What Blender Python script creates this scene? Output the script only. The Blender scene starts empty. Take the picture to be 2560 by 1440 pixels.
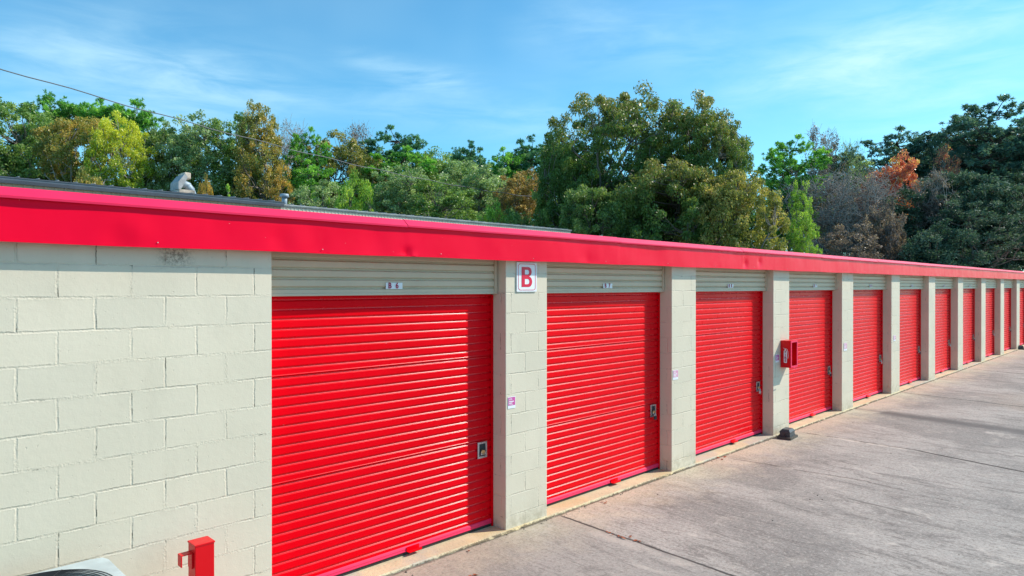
import bpy, math, random
import numpy as np
from mathutils import Vector, Matrix

S = bpy.context.scene
col = S.collection
# ------------------------------------------------------------------ camera
CAM = Vector((0.0, -4.854, 2.437)); TH = math.radians(45.015); PITCH = math.radians(-0.18); FPX = 1709.0
cd = bpy.data.cameras.new('camera'); cam = bpy.data.objects.new('camera', cd); col.objects.link(cam)
cam.location = CAM
cam.rotation_euler = (math.radians(90) + PITCH, 0, TH - math.radians(90))
cd.sensor_width = 36.0; cd.lens = 36.0 * FPX / 2560.0; cd.clip_end = 3000; cd.clip_start = 0.05
S.camera = cam
S.render.resolution_x = 1024; S.render.resolution_y = 576
FW = Vector((math.cos(TH)*math.cos(PITCH), math.sin(TH)*math.cos(PITCH), math.sin(PITCH)))
RT = Vector((math.sin(TH), -math.cos(TH), 0)); UP = RT.cross(FW)
def ray(px, py): return FW + RT*((px-1280)/FPX) + UP*((720-py)/FPX)
def at_y(px, py, Y):
    r = ray(px, py); return CAM + r*((Y-CAM.y)/r.y)
def at_z(px, py, Z):
    r = ray(px, py); return CAM + r*((Z-CAM.z)/r.z)
def at_d(px, py, d): return CAM + ray(px, py)*d

# ------------------------------------------------------------------ sun, sky, exposure
SUNV = Vector((0.658, -0.399, 0.638)).normalized()      # towards the sun
sd = bpy.data.lights.new('sun', 'SUN'); sd.energy = 5.0; sd.angle = math.radians(0.5); sd.color = (1.0, 0.925, 0.81)
sun = bpy.data.objects.new('sun', sd); col.objects.link(sun)
sun.rotation_euler = SUNV.to_track_quat('Z', 'Y').to_euler(); sun.location = (10, -10, 20)
S.view_settings.view_transform = 'Standard'; S.view_settings.look = 'None'
S.view_settings.exposure = 0.07; S.view_settings.gamma = 1.0
SKY_STR = 0.14

class NT:
    """small node helper"""
    def __init__(s, nt): s.nt = nt; s.n = nt.nodes; s.l = nt.links
    def node(s, t, **kw):
        n = s.n.new(t)
        for k, v in kw.items():
            if k.startswith('_'): continue
            setattr(n, k, v)
        return n
    def set(s, sock, v):
        if isinstance(v, bpy.types.NodeSocket): s.l.new(v, sock)
        elif v is not None: sock.default_value = v
    def math(s, op, a, b=None, c=None, clamp=False):
        n = s.n.new('ShaderNodeMath'); n.operation = op; n.use_clamp = clamp
        s.set(n.inputs[0], a)
        if b is not None: s.set(n.inputs[1], b)
        if c is not None: s.set(n.inputs[2], c)
        return n.outputs[0]
    def mix(s, f, a, b, mode='MIX'):
        n = s.n.new('ShaderNodeMix'); n.data_type = 'RGBA'; n.blend_type = mode
        s.set(n.inputs[0], f); s.set(n.inputs[6], a if isinstance(a, bpy.types.NodeSocket) else (*a, 1) if len(a) == 3 else a)
        s.set(n.inputs[7], b if isinstance(b, bpy.types.NodeSocket) else (*b, 1) if len(b) == 3 else b)
        return n.outputs[2]
    def noise(s, vec, scale, detail=4, rough=0.55, dist=0.0):
        n = s.n.new('ShaderNodeTexNoise'); s.set(n.inputs['Vector'], vec)
        n.inputs['Scale'].default_value = scale; n.inputs['Detail'].default_value = detail
        n.inputs['Roughness'].default_value = rough; n.inputs['Distortion'].default_value = dist
        return n.outputs[0]
    def ramp(s, f, pts):
        n = s.n.new('ShaderNodeValToRGB'); s.set(n.inputs[0], f)
        e = n.color_ramp.elements
        while len(e) < len(pts): e.new(0.5)
        for i, (p, c) in enumerate(pts):
            e[i].position = p; e[i].color = (*c, 1) if isinstance(c, tuple) else (c, c, c, 1)
        return n.outputs[0]
    def smooth(s, f, a, b):          # 0 below a, 1 above b (or reversed)
        n = s.n.new('ShaderNodeMapRange'); n.interpolation_type = 'SMOOTHSTEP'
        s.set(n.inputs[0], f); n.inputs[1].default_value = a; n.inputs[2].default_value = b
        n.inputs[3].default_value = 0; n.inputs[4].default_value = 1
        if a > b:
            n.inputs[1].default_value = b; n.inputs[2].default_value = a
            n.inputs[3].default_value = 1; n.inputs[4].default_value = 0
        return n.outputs[0]
    def mapping(s, vec, loc=(0, 0, 0), rot=(0, 0, 0), scale=(1, 1, 1)):
        n = s.n.new('ShaderNodeMapping'); s.set(n.inputs[0], vec)
        n.inputs[1].default_value = loc; n.inputs[2].default_value = rot; n.inputs[3].default_value = scale
        return n.outputs[0]
    def bump(s, h, strength=0.5, dist=0.01, normal=None):
        n = s.n.new('ShaderNodeBump'); s.set(n.inputs['Height'], h)
        n.inputs['Strength'].default_value = strength; n.inputs['Distance'].default_value = dist
        if normal is not None: s.set(n.inputs['Normal'], normal)
        return n.outputs[0]
    def sep(s, v):
        n = s.n.new('ShaderNodeSeparateXYZ'); s.set(n.inputs[0], v); return n.outputs
    def comb(s, x, y, z):
        n = s.n.new('ShaderNodeCombineXYZ'); s.set(n.inputs[0], x); s.set(n.inputs[1], y); s.set(n.inputs[2], z); return n.outputs[0]

w = bpy.data.worlds.new('World'); S.world = w; w.use_nodes = True
N = NT(w.node_tree); N.n.clear()
out = N.node('ShaderNodeOutputWorld'); bg = N.node('ShaderNodeBackground')
sky = N.node('ShaderNodeTexSky', sky_type='NISHITA', sun_disc=False)
sky.sun_elevation = math.asin(SUNV.z); sky.sun_rotation = math.atan2(SUNV.x, SUNV.y)
sky.air_density = 1.0; sky.dust_density = 0.4; sky.ozone_density = 1.6; sky.altitude = 200
tc = N.node('ShaderNodeTexCoord')
x, y, z = N.sep(tc.outputs['Generated'])
az = N.math('ARCTAN2', y, x); el = N.math('ARCSINE', z)
graded = N.mix(1.0, sky.outputs[0], (0.60, 1.27, 1.40), 'MULTIPLY')
# thin cirrus: soft elongated streaks on the sky dome broken up by stretched noise
def pxdir(px, py):
    d = ray(px, py).normalized(); return math.atan2(d.y, d.x), math.asin(d.z)
streaks = [((-150, 70), (930, 275), .026, .34), ((60, 60), (760, 235), .06, .20), ((850, 150), (1200, 222), .016, .38),
           ((-100, 230), (700, 330), .05, .30), ((1780, 262), (2620, -30), .030, .45), ((1900, 150), (2700, 60), .06, .32), ((900, 250), (1500, 330), .04, .3),
           ((1300, 60), (1900, 160), .05, .25), ((2000, 260), (2700, 230), .045, .35)]
tot = None
nz = N.noise(N.mapping(N.comb(az, el, 0.0), rot=(0, 0, 0.30), scale=(4.5, 22, 1)), 1.6, 7, 0.58, 0.4)
nzf = N.smooth(nz, 0.22, 0.76)
nz2 = N.noise(N.mapping(N.comb(az, el, 3.0), rot=(0, 0, -0.35), scale=(5, 20, 1)), 1.5, 7, 0.58, 0.4)
nzf2 = N.smooth(nz2, 0.22, 0.76)
for i, (A, B, wd, amp) in enumerate(streaks):
    a0, e0 = pxdir(*A); a1, e1 = pxdir(*B)
    L = math.hypot(a1-a0, e1-e0); ux, uy = (a1-a0)/L, (e1-e0)/L
    du = N.math('SUBTRACT', az, (a0+a1)/2); dv = N.math('SUBTRACT', el, (e0+e1)/2)
    u = N.math('ADD', N.math('MULTIPLY', du, ux), N.math('MULTIPLY', dv, uy))
    v = N.math('ADD', N.math('MULTIPLY', du, -uy), N.math('MULTIPLY', dv, ux))
    v = N.math('ADD', v, N.math('MULTIPLY', N.math('SUBTRACT', nz, 0.5), wd*0.9))
    q = N.math('ADD', N.math('POWER', N.math('ABSOLUTE', N.math('DIVIDE', u, L*0.5)), 4.0), N.math('POWER', N.math('ABSOLUTE', N.math('DIVIDE', v, wd)), 2.0))
    g = N.math('MULTIPLY', N.math('EXPONENT', N.math('MULTIPLY', q, -1.0)), amp)
    g = N.math('MULTIPLY', g, nzf2 if A[1] > B[1] else nzf)
    tot = g if tot is None else N.math('ADD', tot, g)
wisps = N.math('MULTIPLY', N.smooth(N.noise(N.comb(az, el, 9.0), 3.0, 3), .35, .7), 0.12)
tot = N.math('ADD', tot, wisps, clamp=True)
skyc = N.mix(N.math('MULTIPLY', tot, 0.80), graded, (5.6, 7.9, 8.6))
N.set(bg.inputs[0], skyc); bg.inputs[1].default_value = SKY_STR
N.l.new(bg.outputs[0], out.inputs[0])

# ------------------------------------------------------------------ helpers
def tag(o, label=None, cat=None, group=None, kind=None):
    if label: o['label'] = label
    if cat: o['category'] = cat
    if group: o['group'] = group
    if kind: o['kind'] = kind
    return o
def thing(name, label, cat, loc=(0, 0, 0), rz=0, group=None):
    o = bpy.data.objects.new(name, None); col.objects.link(o); o.location = loc; o.rotation_euler = (0, 0, rz)
    o.empty_display_size = 0.2
    return tag(o, label, cat, group)

class MB:
    def __init__(s): s.v = []; s.f = []; s.sm = []
    def add(s, vs, fs, smooth=False):
        b = len(s.v); s.v += [tuple(p) for p in vs]; s.f += [tuple(i+b for i in f) for f in fs]; s.sm += [smooth]*len(fs); return s
    def box(s, x0, x1, y0, y1, z0, z1, bev=0.0):
        if bev <= 0:
            vs = [(x, y, z) for x in (x0, x1) for y in (y0, y1) for z in (z0, z1)]
            s.add(vs, [(0, 1, 3, 2), (4, 6, 7, 5), (0, 4, 5, 1), (2, 3, 7, 6), (0, 2, 6, 4), (1, 5, 7, 3)])
        else:
            import bmesh
            bm = bmesh.new(); bmesh.ops.create_cube(bm, size=1)
            for v in bm.verts: v.co = Vector(((x0+x1)/2+v.co.x*(x1-x0), (y0+y1)/2+v.co.y*(y1-y0), (z0+z1)/2+v.co.z*(z1-z0)))
            bmesh.ops.bevel(bm, geom=list(bm.edges), offset=bev, segments=2, profile=0.6, affect='EDGES')
            bm.verts.index_update()
            s.add([v.co[:] for v in bm.verts], [[v.index for v in f.verts] for f in bm.faces]); bm.free()
        return s
    def tube(s, pts, rad, n=8, caps=True, smooth=True):
        pts = [Vector(p) for p in pts]; rad = rad if isinstance(rad, (list, tuple)) else [rad]*len(pts)
        vs = []; fs = []; prev = None
        for i, p in enumerate(pts):
            t = (pts[min(i+1, len(pts)-1)]-pts[max(i-1, 0)]).normalized()
            a = prev if prev is not None else (Vector((0, 0, 1)) if abs(t.z) < .9 else Vector((1, 0, 0)))
            b = t.cross(a).normalized(); a = b.cross(t).normalized(); prev = a
            for k in range(n):
                an = 2*math.pi*k/n; vs.append(p+(a*math.cos(an)+b*math.sin(an))*rad[i])
        for i in range(len(pts)-1):
            for k in range(n):
                fs.append((i*n+k, i*n+(k+1) % n, (i+1)*n+(k+1) % n, (i+1)*n+k))
        s.add(vs, fs, smooth)
        if caps:
            m = len(pts)-1; b = len(s.v)-len(vs)
            s.f.append(tuple(b+k for k in range(n))[::-1]); s.sm.append(False)
            s.f.append(tuple(b+m*n+k for k in range(n))); s.sm.append(False)
        return s
    def extrude_x(s, prof, x0, x1, closed=False, smooth=False, mi=None):   # prof: (y,z) polyline
        n = len(prof); vs = [(x0, p[0], p[1]) for p in prof]+[(x1, p[0], p[1]) for p in prof]
        fs = [(i, i+1, n+i+1, n+i) for i in range(n-1)]
        if closed:
            fs.append((n-1, 0, n, 2*n-1)); fs += [tuple(range(n))[::-1], tuple(range(n, 2*n))]
        if mi: s.mi = mi
        return s.add(vs, fs, smooth)
    def poly(s, pts, axis_n, t):      # prism of planar polygon along vector
        n = len(pts); d = Vector(axis_n)*t
        vs = [Vector(p) for p in pts]; vs += [p+d for p in vs]
        return s.add(vs, [tuple(range(n))[::-1], tuple(range(n, 2*n))]+[(i, (i+1) % n, n+(i+1) % n, n+i) for i in range(n)])
    def build(s, name, mat, parent=None, loc=None):
        me = bpy.data.meshes.new(name); me.from_pydata(s.v, [], s.f); me.update()
        me.polygons.foreach_set('use_smooth', s.sm)
        if mat: me.materials.append(mat)
        if getattr(s, 'mi', None):
            me.materials.append(s.mi[1]); me.polygons.foreach_set('material_index', [1 if i in s.mi[0] else 0 for i in range(len(me.polygons))])
        o = bpy.data.objects.new(name, me); col.objects.link(o)
        if parent: o.parent = parent
        if loc: o.location = loc
        return o
def copy_tree(o, parent=None):
    c = o.copy(); col.objects.link(c)
    if parent: c.parent = parent
    for ch in list(o.children): copy_tree(ch, c)
    return c

# ------------------------------------------------------------------ materials
def mat(name):
    m = bpy.data.materials.new(name); m.use_nodes = True
    n = NT(m.node_tree); b = m.node_tree.nodes['Principled BSDF']; n.b = b
    n.obj = n.node('ShaderNodeTexCoord').outputs['Object']
    n.pos = n.node('ShaderNodeNewGeometry').outputs['Position']
    return m, n
def simple(name, c, rough=0.5, metal=0.0, var=0.12, scale=6, bump=0.0, spec=0.5):
    m, n = mat(name)
    f = n.noise(n.obj, scale, 5, 0.6)
    c2 = tuple(max(0, v*(1-var*2)) for v in c); c3 = tuple(min(1, v*(1+var)) for v in c)
    n.set(n.b.inputs['Base Color'], n.ramp(f, [(0.3, c2), (0.7, c3)]))
    n.set(n.b.inputs['Roughness'], n.math('ADD', n.math('MULTIPLY', f, 0.25), rough-0.12))
    n.b.inputs['Metallic'].default_value = metal; n.b.inputs['Specular IOR Level'].default_value = spec
    if bump: n.set(n.b.inputs['Normal'], n.bump(n.noise(n.obj, scale*8, 4), bump, 0.003))
    return m

def block_paint(zoff=0.131, xoff=0.0, dirt=True):
    """painted concrete block: coursed joints, drips and cracks in the joints, rough face"""
    m, n = mat('painted_block')
    x, y, z = n.sep(n.pos)
    u = n.math('ADD', n.math('ADD', x, y), -xoff)
    warp = n.noise(n.pos, 5.0, 3)
    warp2 = n.noise(n.pos, 28.0, 3)
    wz = n.math('ADD', n.math('MULTIPLY', n.math('SUBTRACT', warp, .5), .018), n.math('MULTIPLY', n.math('SUBTRACT', warp2, .5), .010))
    zz = n.math('ADD', n.math('SUBTRACT', z, zoff-0.2032*4), wz)
    uu = n.math('ADD', u, wz)
    row = n.math('FLOOR', n.math('DIVIDE', zz, .2032))
    fz = n.math('SUBTRACT', zz, n.math('MULTIPLY', row, .2032))
    odd = n.math('MODULO', n.math('ABSOLUTE', row), 2.0)
    us = n.math('ADD', n.math('ADD', uu, n.math('MULTIPLY', odd, .2032)), 40.64)
    cu = n.math('FLOOR', n.math('DIVIDE', us, .4064))
    fu = n.math('SUBTRACT', us, n.math('MULTIPLY', cu, .4064))
    dz = n.math('MINIMUM', fz, n.math('SUBTRACT', .2032, fz))
    du = n.math('MINIMUM', fu, n.math('SUBTRACT', .4064, fu))
    d = n.math('MINIMUM', dz, du)
    wn = n.node('ShaderNodeTexWhiteNoise'); n.set(wn.inputs[0], n.comb(cu, row, 0.0)); rnd = wn.outputs['Value']
    # how open the joint is varies along it; most is filled with paint
    openn = n.noise(n.pos, 3.3, 4, .6)
    # joint groove
    g = n.smooth(d, 0.0095, 0.002)
    groove = n.math('MULTIPLY', g, n.smooth(openn, .35, .68))
    fine = n.noise(n.pos, 95, 4, .6)
    mid = n.noise(n.pos, 22, 4, .55)
    pits = n.smooth(n.noise(n.pos, 42, 3, .6), .66, .74)
    crumble = n.math('MULTIPLY', n.smooth(d, .022, .0), n.smooth(n.noise(n.pos, 60, 4, .7), .44, .6))
    h = n.math('ADD', n.math('MULTIPLY', fine, .10), n.math('MULTIPLY', mid, .22))
    h = n.math('SUBTRACT', h, n.math('MULTIPLY', groove, .60))
    h = n.math('ADD', h, n.math('MULTIPLY', crumble, .18))
    h = n.math('SUBTRACT', h, n.math('MULTIPLY', pits, .25))
    h = n.math('ADD', h, n.math('MULTIPLY', rnd, .35))
    n.set(n.b.inputs['Normal'], n.bump(h, 0.85, 0.0075))
    # thin real cracks where the joint opened: just under a bed joint, beside a head joint
    ca = n.smooth(n.math('ABSOLUTE', n.math('SUBTRACT', n.math('SUBTRACT', .2032, fz), .0045)), .0036, .0012)
    cb = n.smooth(n.math('ABSOLUTE', n.math('SUBTRACT', fu, .0045)), .0042, .0014)
    cm = n.math('MAXIMUM', n.math('MULTIPLY', ca, n.smooth(n.noise(n.pos, 6.5, 6, .78), .55, .66)),
                n.math('MULTIPLY', cb, n.smooth(n.noise(n.mapping(n.pos, loc=(3, 1, 7)), 4.0, 6, .76), .50, .60)))
    cm = n.math('MULTIPLY', cm, 0.92)
    base = n.mix(n.smooth(n.noise(n.pos, 1.2, 4), .3, .75), (0.675, 0.590, 0.455), (0.73, 0.64, 0.50))
    base = n.mix(n.math('MULTIPLY', n.smooth(n.noise(n.mapping(n.pos, scale=(1, 1, .45)), 2.2, 5, .6), .50, .72), .28), base, (0.50, 0.445, 0.34))
    base = n.mix(n.math('MULTIPLY', rnd, .30), base, (0.58, 0.535, 0.43))
    base = n.mix(n.math('MULTIPLY', n.smooth(n.noise(n.pos, 9, 6, .7), .60, .78), .10), base, (0.42, 0.40, 0.33))
    base = n.mix(n.math('MULTIPLY', pits, .18), base, (0.3, 0.28, 0.22))
    base = n.mix(cm, base, (0.085, 0.08, 0.055))
    if dirt:
        dd = n.math('MULTIPLY', n.smooth(z, .28, -.02), n.smooth(n.noise(n.pos, 11, 5, .7), .35, .65))
        base = n.mix(n.math('MULTIPLY', dd, .60), base, (0.36, 0.30, 0.20))
        # black mildew / water stains under the fascia
        st = n.math('MULTIPLY', n.smooth(z, 2.50, 2.70), n.smooth(n.noise(n.mapping(n.pos, scale=(1, 1, .5)), 7, 6, .75), .60, .72))
        p0 = at_y(440, 640, 0)
        sx = n.math('MULTIPLY', n.smooth(n.math('ABSOLUTE', n.math('SUBTRACT', x, p0.x)), .16, .02), n.smooth(z, 2.54, 2.62))
        sx = n.math('MULTIPLY', sx, n.smooth(n.noise(n.pos, 30, 6, .8), .42, .58))
        base = n.mix(n.math('MAXIMUM', n.math('MULTIPLY', st, .35), n.math('MULTIPLY', sx, .7)), base, (0.10, 0.07, 0.05))
    n.set(n.b.inputs['Base Color'], base)
    n.b.inputs['Roughness'].default_value = 0.62; n.b.inputs['Specular IOR Level'].default_value = 0.35
    return m

def red_paint(name, c, c2, rough, wav, spec=.3, coat=0.0, tint=None):
    m, n = mat(name)
    f = n.noise(n.pos, 0.9, 4, .6)
    base = n.mix(n.smooth(f, .3, .7), c, c2)
    dust = n.math('MULTIPLY', n.smooth(n.noise(n.mapping(n.pos, scale=(1, 1, .35)), 14, 6, .75), .56, .8), .02)
    base = n.mix(dust, base, (0.45, 0.18, 0.15))
    sc = n.math('MULTIPLY', n.smooth(n.noise(n.mapping(n.pos, scale=(1, 1, 3)), 26, 2, .5), .79, .82), .7)
    base = n.mix(sc, base, (0.75, 0.45, 0.42))
    n.set(n.b.inputs['Base Color'], base)
    n.set(n.b.inputs['Roughness'], n.math('ADD', n.math('MULTIPLY', n.noise(n.pos, 9, 5, .6), .18), rough-.09))
    n.b.inputs['Specular IOR Level'].default_value = spec
    h = n.noise(n.mapping(n.pos, scale=(1, 1, .6)), 1.7, 3, .45)
    n.set(n.b.inputs['Normal'], n.bump(h, wav, 0.05))
    if tint: n.b.inputs['Specular Tint'].default_value = (*tint, 1)
    if coat: n.b.inputs['Coat Weight'].default_value = coat; n.b.inputs['Coat Roughness'].default_value = .22
    return m

M = {}
M['block'] = block_paint(2.366-0.2032*11, 0.87-0.10)
M['door'] = red_paint('red_door_paint', (0.86, 0.0, 0.008), (0.78, 0.0, 0.006), .30, .03, .22, tint=(1, .22, .28))
M['bead'] = red_paint('red_door_rubbed_bead', (0.86, 0.0, 0.008), (0.78, 0.0, 0.006), .26, .0, .5)
M['fascia'] = red_paint('red_fascia_paint', (0.93, 0.0, 0.034), (0.88, 0.0, 0.028), .36, .5, .25, tint=(1, .35, .45))
M['cap'] = red_paint('faded_red_trim', (0.90, 0.028, 0.11), (0.86, 0.020, 0.09), .42, .2)
M['redpost'] = red_paint('red_steel_paint', (0.72, 0.002, 0.008), (0.66, 0.001, 0.006), .38, .12)
M['header'] = simple('tan_slat_paint', (0.62, 0.49, 0.345), .42, 0, .05, 3)
M['gap_shade'] = simple('gap_shade_black', (0.035, 0.030, 0.028), .8, 0, .3, 30)  # black that stands for the dark gap under each door
M['chrome'] = simple('latch_steel', (0.62, 0.63, 0.66), .28, .85, .12, 20)
M['brass'] = simple('brass_lock', (0.85, 0.50, 0.22), .3, .8, .1, 30)
M['dark'] = simple('black_and_hole_shade', (0.03, 0.03, 0.035), .6, 0, .2, 30)  # padlock black; also stands in for shade in recess, hole and fan well
M['white'] = simple('white_plate', (0.82, 0.83, 0.86), .35, 0, .03, 10)
M['signred'] = simple('sign_red', (0.70, 0.002, 0.045), .35, 0, .04, 10)
M['plum'] = simple('plate_lettering', (0.42, 0.01, 0.06), .5, 0, .05, 10)
M['magenta'] = simple('magenta_print', (0.62, 0.09, 0.36), .45, 0, .12, 60)
M['faded_magenta'] = simple('faded_magenta_print', (0.75, 0.35, 0.50), .45, 0, .15, 60)
M['galv'] = simple('galvanised_metal', (0.30, 0.38, 0.45), .5, .1, .15, 6)
M['acgrey'] = simple('powder_coat_grey_blue', (0.50, 0.57, 0.57), .45, 0, .10, 5, .1)
M['wire'] = simple('black_wire_guard', (0.03, 0.032, 0.035), .4, .3, .1, 20)
M['gutter'] = simple('dark_grey_gutter', (0.12, 0.13, 0.155), .35, .2, .15, 2)
M['gutter2'] = simple('weathered_grey_trim', (0.52, 0.52, 0.50), .45, .1, .2, 2)
M['rust'] = simple('rusty_white_metal', (0.62, 0.50, 0.40), .6, .1, .35, 5)
M['bait'] = simple('dark_grey_plastic', (0.045, 0.055, 0.065), .45, 0, .2, 15, .2)
M['stone'] = simple('dirty_paver', (0.10, 0.09, 0.075), .9, 0, .3, 30, .8)
M['cable'] = simple('cable_jacket', (0.09, 0.10, 0.11), .5, 0, .1, 3)
M['orange'] = simple('sun_faded_orange', (0.85, 0.13, 0.03), .45, 0, .12, 20)
M['roofmetal'] = simple('roof_metal', (0.36, 0.36, 0.35), .45, .3, .12, 2)

def siding(name, c):
    m, n = mat(name)
    f = n.noise(n.pos, .8, 5, .6)
    base = n.mix(n.smooth(f, .3, .7), c, tuple(v*.85 for v in c))
    g = n.smooth(n.noise(n.mapping(n.pos, scale=(3, 3, .4)), 5, 5, .7), .55, .8)
    base = n.mix(n.math('MULTIPLY', g, .3), base, (0.16, 0.12, 0.08))
    n.set(n.b.inputs['Base Color'], base); n.b.inputs['Roughness'].default_value = .5
    return m
M['siding1'] = siding('brown_tan_siding', (0.46, 0.37, 0.26))
M['siding2'] = siding('cream_siding', (0.62, 0.57, 0.46))

def concrete():
    m, n = mat('driveway_concrete')
    x, y, z = n.sep(n.pos)
    # broom / drainage streaks run away from the building
    st = n.noise(n.mapping(n.pos, rot=(0, 0, .06), scale=(3.0, .95, 1)), 1.0, 8, .74, 1.2)
    st2 = n.noise(n.mapping(n.pos, rot=(0, 0, .05), scale=(34, 3.4, 1)), 1.0, 7, .72, .6)
    big = n.noise(n.pos, .55, 5, .6, .5)
    mid = n.noise(n.pos, 3.2, 6, .62, .3)
    fine = n.noise(n.pos, 36, 6, .9)
    fine2 = n.noise(n.pos, 34, 5, .75)
    c = n.mix(n.smooth(big, .40, .60), (0.245, 0.232, 0.222), (0.375, 0.352, 0.333))
    c = n.mix(n.math('MULTIPLY', n.smooth(mid, .52, .72), .45), c, (0.46, 0.42, 0.38))
    c = n.mix(n.math('MULTIPLY', n.smooth(st, .50, .38), .78), c, (0.17, 0.157, 0.15))
    c = n.mix(n.math('MULTIPLY', n.smooth(st2, .49, .38), .55), c, (0.15, 0.138, 0.13))
    c = n.mix(n.math('MULTIPLY', n.smooth(st2, .58, .75), .30), c, (0.50, 0.46, 0.42))
    # washed-out beige band along the building, fading out over half a metre
    edge = n.smooth(n.math('ADD', y, n.math('MULTIPLY', n.math('SUBTRACT', mid, .5), 1.2)), -.95, .15)
    c = n.mix(n.math('MULTIPLY', edge, .80), c, (0.54, 0.47, 0.35))
    warm = n.smooth(n.noise(n.mapping(n.pos, loc=(7, 3, 1)), .35, 4, .5), .52, .68)
    c = n.mix(n.math('MULTIPLY', warm, .35), c, (0.36, 0.285, 0.225))
    c = n.mix(n.math('MULTIPLY', n.smooth(fine2, .47, .33), .5), c, (0.15, 0.135, 0.125))
    c = n.mix(n.math('MULTIPLY', n.smooth(fine, .48, .37), .70), c, (0.12, 0.11, 0.10))
    c = n.mix(n.math('MULTIPLY', n.smooth(fine, .53, .63), .50), c, (0.62, 0.58, 0.54))
    # pale scuffs
    sc = n.smooth(n.noise(n.mapping(n.pos, loc=(2, 9, 4), scale=(1, .7, 1)), 1.7, 8, .75, .6), .58, .70)
    c = n.mix(n.math('MULTIPLY', sc, .60), c, (0.60, 0.55, 0.50))
    gut = n.math('MULTIPLY', n.smooth(n.math('ADD', y, n.math('MULTIPLY', n.math('SUBTRACT', fine2, .5), .07)), -.062, -.040), n.smooth(n.noise(n.pos, 5, 5, .7), .30, .46))
    c = n.mix(n.math('MULTIPLY', gut, .8), c, (0.09, 0.065, 0.045))
    hh = n.math('ADD', n.math('MULTIPLY', fine, .5), n.math('MULTIPLY', fine2, .8))
    wig = n.noise(n.pos, 2.2, 5, .65); wig2 = n.noise(n.pos, 15, 4, .7); brk = n.noise(n.mapping(n.pos, loc=(5, 5, 5)), 2.6, 4, .7)
    def line(A, B, width, amp, dark, wamp=.05, soft=1.6, brk_lo=.0):
        nonlocal c, hh
        a = at_z(*A, -.02); b = at_z(*B, -.02); L = (b-a).length; ux, uy = (b.x-a.x)/L, (b.y-a.y)/L
        dx = n.math('SUBTRACT', x, a.x); dy = n.math('SUBTRACT', y, a.y)
        t = n.math('ADD', n.math('MULTIPLY', dx, ux), n.math('MULTIPLY', dy, uy))
        v = n.math('ADD', n.math('MULTIPLY', dx, -uy), n.math('MULTIPLY', dy, ux))
        v = n.math('ADD', v, n.math('MULTIPLY', n.math('SUBTRACT', wig, .5), wamp))
        v = n.math('ADD', v, n.math('MULTIPLY', n.math('SUBTRACT', wig2, .5), wamp*.25))
        k = n.smooth(n.math('ABSOLUTE', v), width*soft, width*.35)
        k = n.math('MULTIPLY', k, n.math('MULTIPLY', n.smooth(t, -.05, .1), n.smooth(t, L+.1, L-.1)))
        if brk_lo: k = n.math('MULTIPLY', k, n.smooth(brk, brk_lo-.08, brk_lo+.05))
        k = n.math('MULTIPLY', k, amp)
        c = n.mix(k, c, dark)
        hh = n.math('SUBTRACT', hh, n.math('MULTIPLY', k, 2.5))
        return v, t
    DK = (0.035, 0.03, 0.027)
    v, t = line((1396, 1288), (1870, 1452), .017, .95, DK, .07)
    c = n.mix(n.math('MULTIPLY', n.smooth(v, .02, -.02), .30), c, (0.20, 0.195, 0.19))
    # pale spalled lip beside the first joint
    line((1480, 1328), (1760, 1425), .05, .35, (0.55, 0.50, 0.45), .12, 2.2, .48)
    line((2012, 1082), (2300, 1127), .022, .85, DK, .14, 1.6, .42)
    line((2290, 1126), (2620, 1192), .026, .95, DK, .05)
    line((2070, 1092), (2260, 1122), .05, .5, (0.60, 0.55, 0.49), .2, 1.8, .50)
    line((1815, 1144), (2160, 1203), .013, .8, (0.09, 0.08, 0.07), .16, 1.8, .40)
    line((2160, 1203), (2470, 1275), .013, .7, (0.09, 0.08, 0.07), .26, 1.8, .46)
    line((2180, 972), (2600, 1022), .026, .8, DK, .10, 1.7, .40)
    line((2430, 923), (2600, 938), .03, .75, DK, .08, 1.7)
    line((2110, 1244), (2300, 1290), .016, .6, (0.11, 0.10, 0.09), .05, 2.5)
    line((1960, 1008), (2120, 1028), .02, .3, (0.11, 0.10, 0.09), .1, 3)
    # broad soft dark sweep
    line((2200, 1030), (2640, 1092), .16, .72, (0.085, 0.08, 0.08), .20, 2.6)
    line((2080, 1012), (2400, 1060), .05, .35, (0.10, 0.09, 0.09), .25, 3.0, .45)
    # turning tyre scuffs
    def arc(cp, r, wd, amp, lo, hi):
        nonlocal c
        ctr = at_z(*cp, -.02)
        dx = n.math('SUBTRACT', x, ctr.x); dy = n.math('SUBTRACT', y, ctr.y)
        rr = n.math('SQRT', n.math('ADD', n.math('MULTIPLY', dx, dx), n.math('MULTIPLY', dy, dy)))
        an = n.math('ARCTAN2', dy, dx)
        k = n.smooth(n.math('ABSOLUTE', n.math('SUBTRACT', n.math('ADD', rr, n.math('MULTIPLY', wig, .1)), r)), wd, wd*.3)
        k = n.math('MULTIPLY', k, n.math('MULTIPLY', n.smooth(an, lo, lo+.25), n.smooth(an, hi, hi-.25)))
        c = n.mix(n.math('MULTIPLY', k, amp), c, (0.60, 0.56, 0.52))
    arc((2190, 1165), .55, .022, .2, -2.6, -.2)
    c = n.mix(1.0, c, (1.10, 1.05, 0.99), 'MULTIPLY')
    n.set(n.b.inputs['Base Color'], c)
    n.set(n.b.inputs['Normal'], n.bump(hh, .5, .006))
    n.b.inputs['Roughness'].default_value = .85; n.b.inputs['Specular IOR Level'].default_value = .25
    return m
M['drive'] = concrete()

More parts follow.
